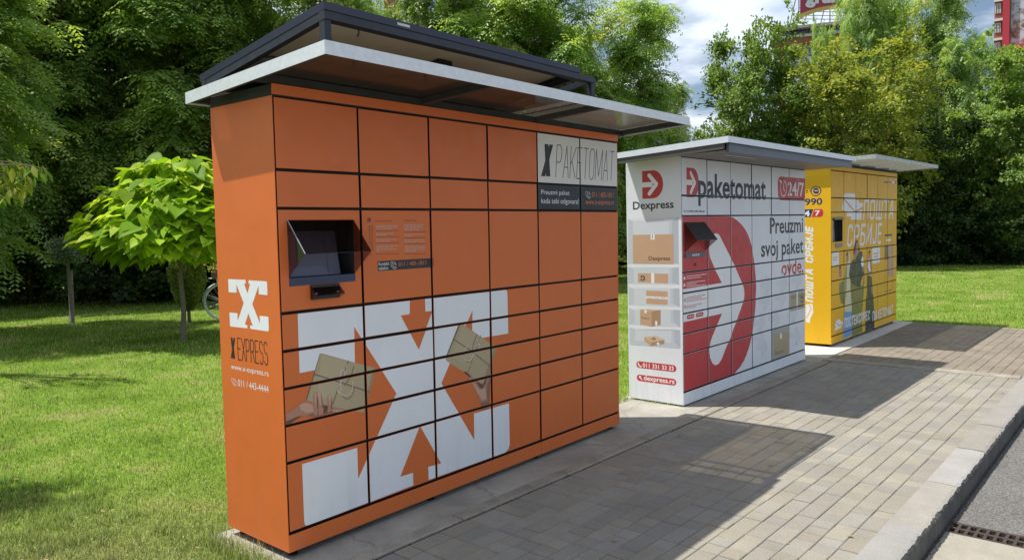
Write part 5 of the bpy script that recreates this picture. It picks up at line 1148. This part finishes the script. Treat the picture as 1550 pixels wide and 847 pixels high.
# ---- small staked tree with a bluish ball crown
def ball_crown(seed, r_, n, m, ll=.045, zs=.7):
    g = np.random.default_rng(seed); d = nrm(g.normal(size=(90, 3))); C = d*(r_*g.uniform(.55, .95, 90))[:, None]*np.array([1, 1, zs]); P = np.repeat(C, n//90, 0)+g.normal(size=(n//90*90, 3))*.045; k = len(P)
    ld = nrm(g.normal(size=(k, 3))+nrm(P)*.8); s = nrm(np.cross(ld, g.normal(size=(k, 3)))); l = ll*g.uniform(.6, 1.3, k)[:, None]; t = np.clip(g.normal(.5, .2, k), 0, 1)
    return quads_mesh('crown', np.stack([P, P+ld*l*.5+s*l*.35, P+ld*l, P+ld*l*.5-s*l*.35], 1), t, m)
M_blue = leaf_mat('bluish_leaf', (.10, .16, .09), (.24, .32, .2), .25, gl=.01)
ps = at(101, 380, 14.6); ps.z = -.03; T1 = thing('young_tree', ps, 'young tree with a small bluish green crown on a pale trunk, tied to a stake', 'tree')
o = link('crown', ball_crown(2, .35, 5400, M_blue), T1); o.location = (.02, 0, 1.42)
b = MB(); b.tube([(0, 0, -.03), (.02, .01, .3), (.01, 0, .8), (0, 0, 1.25)], [.045, .036, .034, .03], 9)
for k in range(6): b.tube([(0, 0, 1.15), (.18*math.cos(k*1.05), .18*math.sin(k*1.05), 1.45)], [.014, .004], 5)
ob('trunk', b, M_barkl, T1, True)
ps2 = ps+Vector((.06, .05, 0)); T2 = thing('tree_stake', ps2, 'thin wooden stake standing beside the young tree', 'stake'); b = MB(); b.tube([(0, 0, -.1), (.02, 0, 1.02)], [.018, .016], 6); ob('post', b, mat('stake_wood', (.3, .25, .18), .8, .2, var=.3, vscale=20), T2)
b = MB(); b.tube([(0.03+.05*math.cos(a)-.03, -.02+.05*math.sin(a), .72) for a in np.linspace(0, 6.28, 9)], .006, 5); ob('tie', b, M_blackplast, T2)
# ---- thuja behind the catalpa trunk
g = np.random.default_rng(8); n = 15000; z = g.random(n)**.8; a = g.uniform(0, 6.283, n); rr = .27*np.sin(np.pi*np.clip(.12+.86*(1-z), 0, 1))**.7*(1+.16*np.sin(a*5+z*9))*g.uniform(.75, 1.05, n)
P = np.stack([rr*np.cos(a), rr*np.sin(a), .22+z*1.12], 1); ld = nrm(np.stack([np.cos(a), np.sin(a), np.full(n, 1.1)], 1)+g.normal(size=(n, 3))*.35); s = nrm(np.cross(ld, g.normal(size=(n, 3)))); l = .05*g.uniform(.6, 1.4, n)[:, None]
TH = thing('thuja', Vector((at(281, 380, 14.2).x, at(281, 380, 14.2).y, -.03)), 'small cone shaped thuja seen just behind the catalpa trunk', 'conifer')
link('crown', quads_mesh('crown', np.stack([P, P+ld*l*.5+s*l*.25, P+ld*l, P+ld*l*.5-s*l*.25], 1), np.clip(g.normal(.5, .2, n), 0, 1), leaf_mat('thuja_scale', (.09, .14, .03), (.2, .26, .06), .35)), TH)
b = MB(); b.tube([(0, 0, -.02), (0, 0, .5)], [.035, .02], 8); ob('trunk', b, M_bark, TH)
# far-off wood that closes the view behind the lawn trees
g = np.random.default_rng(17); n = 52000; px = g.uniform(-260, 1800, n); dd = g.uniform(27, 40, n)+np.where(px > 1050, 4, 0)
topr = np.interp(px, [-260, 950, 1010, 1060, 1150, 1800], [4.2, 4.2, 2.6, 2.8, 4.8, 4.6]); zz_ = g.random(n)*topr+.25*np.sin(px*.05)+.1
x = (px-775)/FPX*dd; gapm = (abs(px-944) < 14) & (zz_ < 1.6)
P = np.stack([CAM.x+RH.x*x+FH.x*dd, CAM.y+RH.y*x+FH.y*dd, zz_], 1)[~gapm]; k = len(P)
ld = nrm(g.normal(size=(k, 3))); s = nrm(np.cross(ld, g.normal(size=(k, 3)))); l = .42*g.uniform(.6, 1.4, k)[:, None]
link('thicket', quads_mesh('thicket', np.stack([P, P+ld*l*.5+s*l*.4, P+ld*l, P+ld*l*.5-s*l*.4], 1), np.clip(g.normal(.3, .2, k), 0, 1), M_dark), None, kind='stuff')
# weeds and fallen leaves
g = np.random.default_rng(21); n = 260; u = np.concatenate([g.uniform(-2.8, -.2, 150), g.uniform(.2, 6.5, 110)]); v = np.concatenate([g.uniform(.0, 4.5, 150), g.uniform(-2.1, -.35, 110)]); keep = np.concatenate([np.ones(150, bool), g.random(110) < .12]); u, v = u[keep], v[keep]; n = len(u)
a = g.uniform(0, 6.283, n); l = g.uniform(.018, .04, n)[:, None]; d = np.stack([np.cos(a), np.sin(a), np.zeros(n)], 1); s = np.stack([-np.sin(a), np.cos(a), np.full(n, .15)], 1); P = np.stack([u, v, np.where(v > 0, .005, .004)], 1)
link('fallen_leaves', quads_mesh('fallen_leaves', np.stack([P, P+d*l*.5+s*l*.3, P+d*l+np.array([0, 0, .006]), P+d*l*.5-s*l*.3+np.array([0, 0, .004])], 1), np.full(n, .5), mat('dry_leaf', (.30, .2, .10), .8, .2, var=.4, vscale=30)), None, kind='stuff')
def tuft(name, n, fn, hh, m, label, sd):
    g = np.random.default_rng(sd); P = np.array([fn(g) for _ in range(n)]); a = g.uniform(0, 6.283, n); t = g.uniform(.1, .8, n); d = np.stack([np.cos(a)*np.sin(t), np.sin(a)*np.sin(t), np.cos(t)], 1); s = np.stack([-np.sin(a), np.cos(a), np.zeros(n)], 1)*.002; h = (hh*g.uniform(.4, 1.3, n))[:, None]
    link(name, quads_mesh(name, np.stack([P-s, P+s, P+d*h*.6+s, P+d*h], 1), g.random(n), m), None, kind='stuff')
tuft('grass', 1400, lambda g: (-.105+g.normal(0, .03), g.uniform(-.25, .62), -.02), .07, M_blade, '', 31)
tuft('grass', 900, lambda g: (g.uniform(-.1, 3.9), .61+abs(g.normal(0, .03)), -.02), .07, M_blade, '', 32)
_cc = np.random.default_rng(77); CL = [(cw(x_, d_).x, cw(x_, d_).y) for x_, d_ in zip(_cc.uniform(-4.2, -.4, 900), _cc.uniform(2.6, 8, 900))]; CL = [c for c in CL if c[0] < -.15 and c[1] > -.2]
tuft('grass', 24000, lambda g: (lambda c: (c[0]+g.normal(0, .03), c[1]+g.normal(0, .03), -.02))(CL[g.integers(0, len(CL))]), .048, M_blade, '', 41)
tuft('grass', 420, lambda g: (g.uniform(3.4, 3.93), g.uniform(.50, .62), .0), .045, M_blade, '', 42)
tuft('grass', 60, lambda g: (.0+g.uniform(-.09, .0), g.uniform(0, .5), .0), .07, leaf_mat('straw', (.3, .25, .12), (.4, .35, .2)), '', 33)
tuft('grass', 120, lambda g: (3.94+g.uniform(-.03, .02), g.uniform(-.02, .52)**1.0, .0), .03, M_blade, '', 34)
# ------------------------------------------------------------------ things beyond and around the lockers
# garden hose lying at the back edge of the slab
HO = thing('garden_hose', (3.5, .50, 0), 'green garden hose curling over the grass edge between the orange and white lockers', 'hose')
pts = []
for i in range(40):
    t = i/39; pts.append((-.9+1.25*t+.22*math.sin(t*5.2), .03+.11*math.sin(t*7.5)-.05*t, .012+.004*math.sin(i)))
b = MB(); b.tube([(x, y, z) for x, y, z in pts], .0105, 8); ob('hose', b, mat('hose_green', (.02, .14, .07), .35, .5, var=.15, vscale=9), HO, True)
# bicycle planted with flowers, mostly behind the orange locker
M_wh = mat('bike_white', (.72, .76, .78), .3, .5); M_tyre = mat('tyre_white', (.55, .6, .62), .6)
hub = at(338, 459, 14.6); BK = thing('bicycle', (hub.x, hub.y, -.02), 'white bicycle with red flowers, half hidden behind the orange locker', 'bicycle', None, (0, 0, math.atan2(RH.y, RH.x)+.25))
RW = .345
def wheel(x):
    b = MB(); n = 36; b.tube([(x+RW*math.cos(2*math.pi*i/n), 0, RW+RW*math.sin(2*math.pi*i/n)) for i in range(n+1)], .016, 8, cap=False); w_ = ob('wheel', b, M_tyre, BK, True)
    b = MB(); b.tube([(x+(RW-.026)*math.cos(2*math.pi*i/n), 0, RW+(RW-.026)*math.sin(2*math.pi*i/n)) for i in range(n+1)], .009, 6, cap=False); ob('rim', b, M_wh, w_, True)
    b = MB()
    for i in range(18):
        a = 2*math.pi*i/18; b.tube([(x+.02*math.cos(a+1), .02*(-1)**i, RW+.02*math.sin(a+1)), (x+(RW-.03)*math.cos(a), 0, RW+(RW-.03)*math.sin(a))], .0022, 4, cap=False)
    b.tube([(x, -.05, RW), (x, .05, RW)], .02, 8); ob('spokes', b, M_galv, w_)
wheel(0); wheel(1.05)
def guard(x, a0, a1):
    b = MB(); n = 20; r1 = RW+.035
    for i in range(n):
        A, B_ = R(a0+(a1-a0)*i/n), R(a0+(a1-a0)*(i+1)/n); f = lambda A, y, r_: (x+r_*math.cos(A), y, RW+r_*math.sin(A))
        b.quad(f(A, -.03, r1-.012), f(B_, -.03, r1-.012), f(B_, 0, r1), f(A, 0, r1)); b.quad(f(A, 0, r1), f(B_, 0, r1), f(B_, .03, r1-.012), f(A, .03, r1-.012))
    b.tube([(x, .05, RW), (x+r1*math.cos(R(150)), .032, RW+r1*math.sin(R(150))-.02)], .006, 5); ob('mudguard', b, M_wh, BK, True)
guard(0, 75, 178); guard(1.05, 20, 140)
b = MB(); bbk = (.42, 0, .28); st = (.36, 0, .72); hd = (.88, 0, .8)
for p_, q_, r_ in ((bbk, st, .016), (bbk, hd, .018), (st, hd, .015), ((0, .04, RW), bbk, .01), ((0, -.04, RW), bbk, .01), ((0, .04, RW), st, .008), ((0, -.04, RW), st, .008), (hd, (1.05, .05, RW), .012), (hd, (1.05, -.05, RW), .012), (hd, (.86, 0, .98), .014), (st, (.33, 0, .9), .013)): b.tube([p_, q_], r_, 8)
ob('frame', b, M_wh, BK, True)
b = MB(); b.tube([(.70, -.28, .99), (.8, -.25, 1.02), (.87, -.08, .99), (.87, .08, .99), (.8, .25, 1.02), (.70, .28, .99)], .011, 8); ob('handlebar', b, M_wh, BK, True)
b = MB(); b.tube([(.2, 0, .92), (.28, 0, .94), (.46, 0, .93)], [.05, .085, .02], 8); ob('saddle', b, M_blackplast, BK, True)
b = MB()
for y in (-.07, 0, .07): b.tube([(-.22, y, .80), (.28, y, .80)], .006, 6)
b.tube([(-.22, -.07, .80), (-.24, 0, .80), (-.22, .07, .8)], .006, 6); b.tube([(0, .05, RW), (-.1, .07, .8)], .006, 6); b.tube([(0, -.05, RW), (-.1, -.07, .8)], .006, 6); ob('carrier', b, M_wh, BK)
b = MB(); b.tube([(.42, -.08, .28), (.42, .08, .28)], .02, 8); b.tube([(.42, .08, .28), (.5, .09, .14)], .008, 6); b.tube([(.42, -.08, .28), (.34, -.09, .42)], .008, 6); ob('crank', b, M_galv, BK)
FB = thing('flower_box', (0, 0, 0), 'box of red and green flowers standing on the carrier of the white bicycle', 'flower box'); FB.matrix_world = Matrix.Translation(BK.location) @ Matrix.Rotation(BK.rotation_euler.z, 4, 'Z') @ Matrix.Translation((.02, 0, .808))
b = MB(); b.box(-.2, .22, -.11, .11, 0, .12, ch=.01); ob('box', b, mat('box_brown', (.16, .11, .07), .7), FB)
g = np.random.default_rng(3)
def blob(n, c, s, m, nm, ll):
    P = g.normal(size=(n, 3))*np.array(s)+np.array(c); ld = nrm(g.normal(size=(n, 3))+np.array([0, 0, .4])); sd = nrm(np.cross(ld, g.normal(size=(n, 3)))); link(nm, quads_mesh(nm, np.stack([P, P+ld*ll*.5+sd*ll*.4, P+ld*ll, P+ld*ll*.5-sd*ll*.4], 1), np.clip(g.normal(.5, .25, n), 0, 1), m), FB)
blob(420, (0, 0, .2), (.12, .07, .06), M_loc, 'foliage', .05); blob(130, (-.02, 0, .19), (.12, .08, .06), mat('petal_red', (.5, .04, .03), .6), 'petals', .035)
# parked car glimpsed between the orange and the white locker
pc_ = at(950, 380, 33); CARP = Vector((pc_.x, pc_.y, 0)); CR_ = thing('parked_car', CARP, 'white car glimpsed in the gap between the orange and white lockers', 'car', None, (0, 0, math.atan2(RH.y, RH.x)+.2))
prof = [(-2.1, .32), (-2.15, .6), (-2.05, .82), (-1.3, .93), (-.65, 1.4), (.55, 1.44), (1.35, 1.0), (2.0, .93), (2.12, .6), (2.08, .32)]
b = MB()
for y0, y1, s0, s1 in ((-.85, -.8, .94, 1.), (-.8, .8, 1., 1.), (.8, .85, 1., .94)):
    A = [(x*s0, y0, .32+(z-.32)*s0) for x, z in prof]; B_ = [(x*s1, y1, .32+(z-.32)*s1) for x, z in prof]; k = len(b.v); n = len(prof); b.v += A+B_
    for i in range(n): b.f.append((k+i, k+(i+1) % n, k+n+(i+1) % n, k+n+i)); b.m.append(0)
k = len(b.v); b.v += [(x*.94, -.85, .32+(z-.32)*.94) for x, z in prof]; b.f.append(tuple(range(k, k+10))); b.m.append(0); k = len(b.v); b.v += [(x*.94, .85, .32+(z-.32)*.94) for x, z in prof]; b.f.append(tuple(reversed(range(k, k+10)))); b.m.append(0)
ob('body', b, mat('car_white', (.7, .72, .74), .25, coat=.6), CR_)
M_cg = mat('car_glass', (.10, .16, .24), .05, .8)
for nm, P_ in (('windscreen', [(1.28, -.72, 1.03), (1.28, .72, 1.03), (.62, .62, 1.42), (.62, -.62, 1.42)]), ('rear_window', [(-1.25, .72, .98), (-1.25, -.72, .98), (-.72, -.62, 1.385), (-.72, .62, 1.385)])):
    b = MB(); P_ = [Vector(p)+Vector((.015 if nm[0] == 'w' else -.015, 0, .012)) for p in P_]; b.quad(*P_); ob(nm, b, M_cg, CR_)
for s in (-1, 1):
    for xa, xb in ((-.95, -.05), (.02, .95)):
        b = MB(); b.quad((xa-.12 if xa < -.5 else xa, s*.858, .93), (xb+.12 if xb > .5 else xb, s*.858, .93), (xb-.25 if xb > .5 else xb, s*.858, 1.3), (xa+.25 if xa < -.5 else xa, s*.858, 1.3)); ob('side_window', b, M_cg, CR_)
    for x in (-1.3, 1.3):
        b = MB(); b.tube([(x, s*.68, .31), (x, s*.87, .31)], .31, 20); w_ = ob('wheel', b, mat('rubber', (.02, .02, .02), .8), CR_); b = MB(); b.tube([(x, s*.80, .31), (x, s*.878, .31)], .19, 12); ob('rim', b, M_galv, w_)
    b = MB(); b.box(2.0, 2.1, s*.62-.14, s*.62+.14, .66, .78, ch=.02); ob('headlight', b, mat('lamp_clear', (.6, .62, .65), .1), CR_)
# ---- distant buildings: a local frame facing the viewer
def facing(px, d, name, label, cat, turn=0.):
    p = at(px, 380, d); p.z = 0; o = thing(name, p, label, cat, None, (0, 0, math.atan2(RH.y, RH.x)+turn)); return o, p
def zpx(px, py, d): return at(px, py, d).z
M_conc = mat('grey_render', (.36, .35, .32), .8, .2, var=.15, vscale=.6); M_wht = mat('white_render', (.66, .68, .70), .7, .2, var=.06, vscale=.5); M_brick = mat('rust_brick', (.30, .12, .08), .85, .2, var=.2, vscale=1.5)
M_red = mat('red_cladding', (.46, .04, .055), .45, .4, var=.05, vscale=.4); M_win = mat('window_glass', (.06, .08, .1), .08, .7); M_dk = mat('dark_attic', (.035, .04, .05), .5)
d = 110.; s = d/FPX
BD, p = facing(1236, d, 'office_building', 'white and rust building with a dark attic floor, under the red billboard', 'building', -.37)
X = lambda px: (px-1236)*s
z0, zr_, zp, zd, zt = 0, zpx(1236, 63, d), zpx(1236, 56, d), zpx(1236, 52, d), zpx(1236, 41, d)
b = MB(); b.box(X(1196), X(1330), .3, 14, 0, zr_-.3); ob('wall', b, M_wht, BD)
b = MB(); b.box(X(1183), X(1197), -.1, 14.2, 0, zr_+.1); ob('side_wall', b, M_brick, BD)
b = MB(); b.box(X(1190), X(1335), -.8, 14, zr_-.3, zp); ob('rust_band', b, M_brick, BD)
b = MB(); b.box(X(1170), X(1338), -1.0, 14.2, zp+.003, zd); ob('parapet', b, M_conc, BD)
b = MB(); b.box(X(1180), X(1332), .6, 13, zd, zt); ob('attic', b, M_dk, BD)
b = MB(); b.box(X(1176), X(1336), -.6, 13.5, zt, zt+.35); ob('roof', b, M_conc, BD)
for fl in range(6):
    for k in range(10):
        x = X(1206)+k*1.28; z = zr_-1.9-fl*2.9; b = MB(); b.box(x, x+.75, .24, .32, z, z+1.2); f = ob('window', b, M_win, BD); b = MB(); b.box(x-.06, x, .2, .33, z-.05, z+1.25); b.box(x+.75, x+.81, .2, .33, z-.05, z+1.25); b.box(x+.34, x+.40, .2, .33, z, z+1.2); ob('window_frame', b, M_wht, f)
    b = MB(); b.box(X(1197), X(1330), -.9, .28, zr_-.3-2.9*(fl+1), zr_-.15-2.9*(fl+1)); ob('balcony', b, M_conc, BD)
for k in range(6):
    b = MB(); b.box(X(1185)+k*2.2, X(1185)+k*2.2+1.4, .55, .62, zd+.2, zt-.15); ob('attic_window', b, M_win, BD)
# billboard on its lattice
BB, p = facing(1250, 108., 'billboard', 'red billboard with white letters and a gold sweep on a roof lattice', 'billboard', .12)
s2 = 108./FPX; X2 = lambda px: (px-1250)*s2; zb_l, zb_r, ztop = zpx(1209, 29, 108.), zpx(1290, 9, 108.), zpx(1250, -62, 108.)
Z2 = lambda px, py: zpx(px, py, 108.)
def face_art(nm, pts, m, y):
    b = MB(); b.poly([(X2(x), y, Z2(x, yy)) for x, yy in pts], 0); return b
mred = mat('billboard_red', (.40, .035, .07), .5); mgold = mat('billboard_gold', (.62, .42, .10), .5); mwhite = mat('billboard_white', (.75, .75, .77), .5)
low = [(1207.5, 31), (1220, 24.5), (1235, 19), (1250, 15.5), (1265, 13.5), (1285, 11.5), (1310, 12)]; up_ = [(1310, 4), (1285, 4.5), (1265, 7), (1250, 9.5), (1235, 13), (1220, 18), (1208, 23)]
b = MB(); T_ = [(1208.5, -62)]+[(1310, -62)]+up_
vs = tessellate_polygon([[Vector((x, -y, 0)) for x, y in T_]]); 
for t in vs: b.poly([(X2(T_[i][0]), 0, Z2(*T_[i])) for i in t], 0)
G_ = low+up_; vs = tessellate_polygon([[Vector((x, -y, 0)) for x, y in G_]])
for t in vs: b.poly([(X2(G_[i][0]), -.02, Z2(*G_[i])) for i in t], 1)
ob('sign_face', b, [mred, mgold], BB)
tr = glyphs('grand', .05, .0); b = MB(); zb0, zb1 = Z2(1250, 13.), Z2(1250, -13)
for t in tr: b.poly([(X2(1216)+(X2(1286)-X2(1216))*q_[0], -.06, zb0+(zb1-zb0)*q_[1]+.35*q_[0]) for q_ in t])
ob('lettering', b, mwhite, BB)
b = MB(); zf = zt+.3
for px in (1209, 1232, 1258, 1284, 1308): b.tube([(X2(px), .5, zf), (X2(px), .5, ztop)], .09, 5); b.tube([(X2(px), 3.2, zf), (X2(px), .5, ztop*.6+zf*.4)], .07, 5)
for f_ in (.04, .1, .16, .22, .5, .8): z = zf+(ztop-zf)*f_; b.tube([(X2(1208), .45, z), (X2(1309), .45, z)], .05, 5)
ob('lattice', b, mat('lattice_grey', (.25, .26, .28), .6), BB)
# brick tower with the mural
d = 120.; s = d/FPX; TW, p = facing(1510, d, 'tower_block', 'tall brick tower with a red stripe and painted end wall', 'building', -.60); s *= .85
X = lambda px: (px-1510)*s; Z = lambda py: zpx(1520, py, d)
b = MB(); b.box(X(1498.5), X(1511), .3, 12, 0, Z(-110)); ob('wall', b, M_brick, TW)
b = MB(); b.box(X(1511), X(1521), -.8, 12.2, 0, Z(-110)); ob('red_stripe', b, M_red, TW)
b = MB(); b.box(X(1521), X(1523), .2, 12, 0, Z(-110)); ob('recess', b, M_conc, TW)
m = bpy.data.materials.new('mural'); m.use_nodes = True; t = m.node_tree; bs = t.nodes['Principled BSDF']; bs.inputs['Roughness'].default_value = .8; tc = t.nodes.new('ShaderNodeTexCoord'); n1 = t.nodes.new('ShaderNodeTexNoise'); n1.inputs['Scale'].default_value = .55; n1.inputs['Detail'].default_value = 8; n1.inputs['Roughness'].default_value = .62; n1.inputs['Distortion'].default_value = 1.2; t.links.new(tc.outputs['Object'], n1.inputs[0])
r_ = t.nodes.new('ShaderNodeValToRGB'); r_.color_ramp.interpolation = 'EASE'; e = r_.color_ramp.elements; e[0].position = .36; e[0].color = (.17, .09, .06, 1); e[1].position = .7; e[1].color = (.2, .32, .5, 1); k = e.new(.47); k.color = (.3, .22, .18, 1); k = e.new(.52); k.color = (.42, .42, .45, 1); k = e.new(.6); k.color = (.55, .57, .62, 1); t.links.new(n1.outputs[0], r_.inputs[0]); t.links.new(r_.outputs[0], bs.inputs['Base Color'])
b = MB(); b.box(X(1523), X(1640), .0, 11.8, Z(74), Z(-110)); ob('mural_wall', b, m, TW)
for fl in range(9):
    z = Z(37)+fl*2.95-8; b = MB(); b.box(X(1497.5), X(1511)-.003, -.1, .28, z-.25, z+.1); ob('white_band', b, M_wht, TW)
    b = MB(); b.box(X(1500), X(1507), .22, .31, z+1.0, z+2.3); f = ob('window', b, M_win, TW); b = MB()
    for x in (1499.7, 1502.3, 1504.6, 1506.8): b.box(X(x), X(x)+.1, .16, .33, z+.95, z+2.35)
    b.box(X(1499.7), X(1507.7), .16, .33, z+2.3, z+2.4); ob('window_frame', b, M_wht, f)
b = MB(); b.box(X(1519), X(1640), -2.5, -.05, Z(81), Z(74.5)); ob('red_canopy', b, M_red, TW)
b = MB(); b.box(X(1522), X(1640), -.4, 11, 0, Z(81)-.01); ob('ground_floor', b, M_dk, TW)
# two roofs above the solar panel
d = 90.; s = d/FPX; H1, p = facing(602, d, 'brown_tower', 'brown block whose top shows above the trees behind the solar panel', 'building'); X = lambda px: (px-602)*s
b = MB(); b.box(X(594), X(611), 0, 8, 0, zpx(602, -40, d)); ob('wall', b, M_brick, H1); b = MB(); b.box(X(593), X(612), -.2, 8.2, zpx(602, -40, d), zpx(602, -44, d)); ob('roof', b, M_conc, H1)
H2, p = facing(630, 85., 'white_building', 'pale blue grey house front peeping through the trees right of the brown block', 'building'); s = 85./FPX; X = lambda px: (px-630)*s; zz0 = zpx(630, 10, 85.)
b = MB(); b.box(X(617), X(650), 0, 8, 0, zz0); ob('wall', b, M_wht, H2); b = MB(); b.box(X(615), X(652), -.4, 8.4, zz0, zz0+.3); ob('roof', b, M_conc, H2)
for k in range(2):
    b = MB(); b.box(X(620)+k*1.1, X(620)+k*1.1+.8, -.05, .02, zz0-1.5, zz0-.3); ob('window', b, mat('blue_glass', (.16, .3, .5), .1, .6), H2)
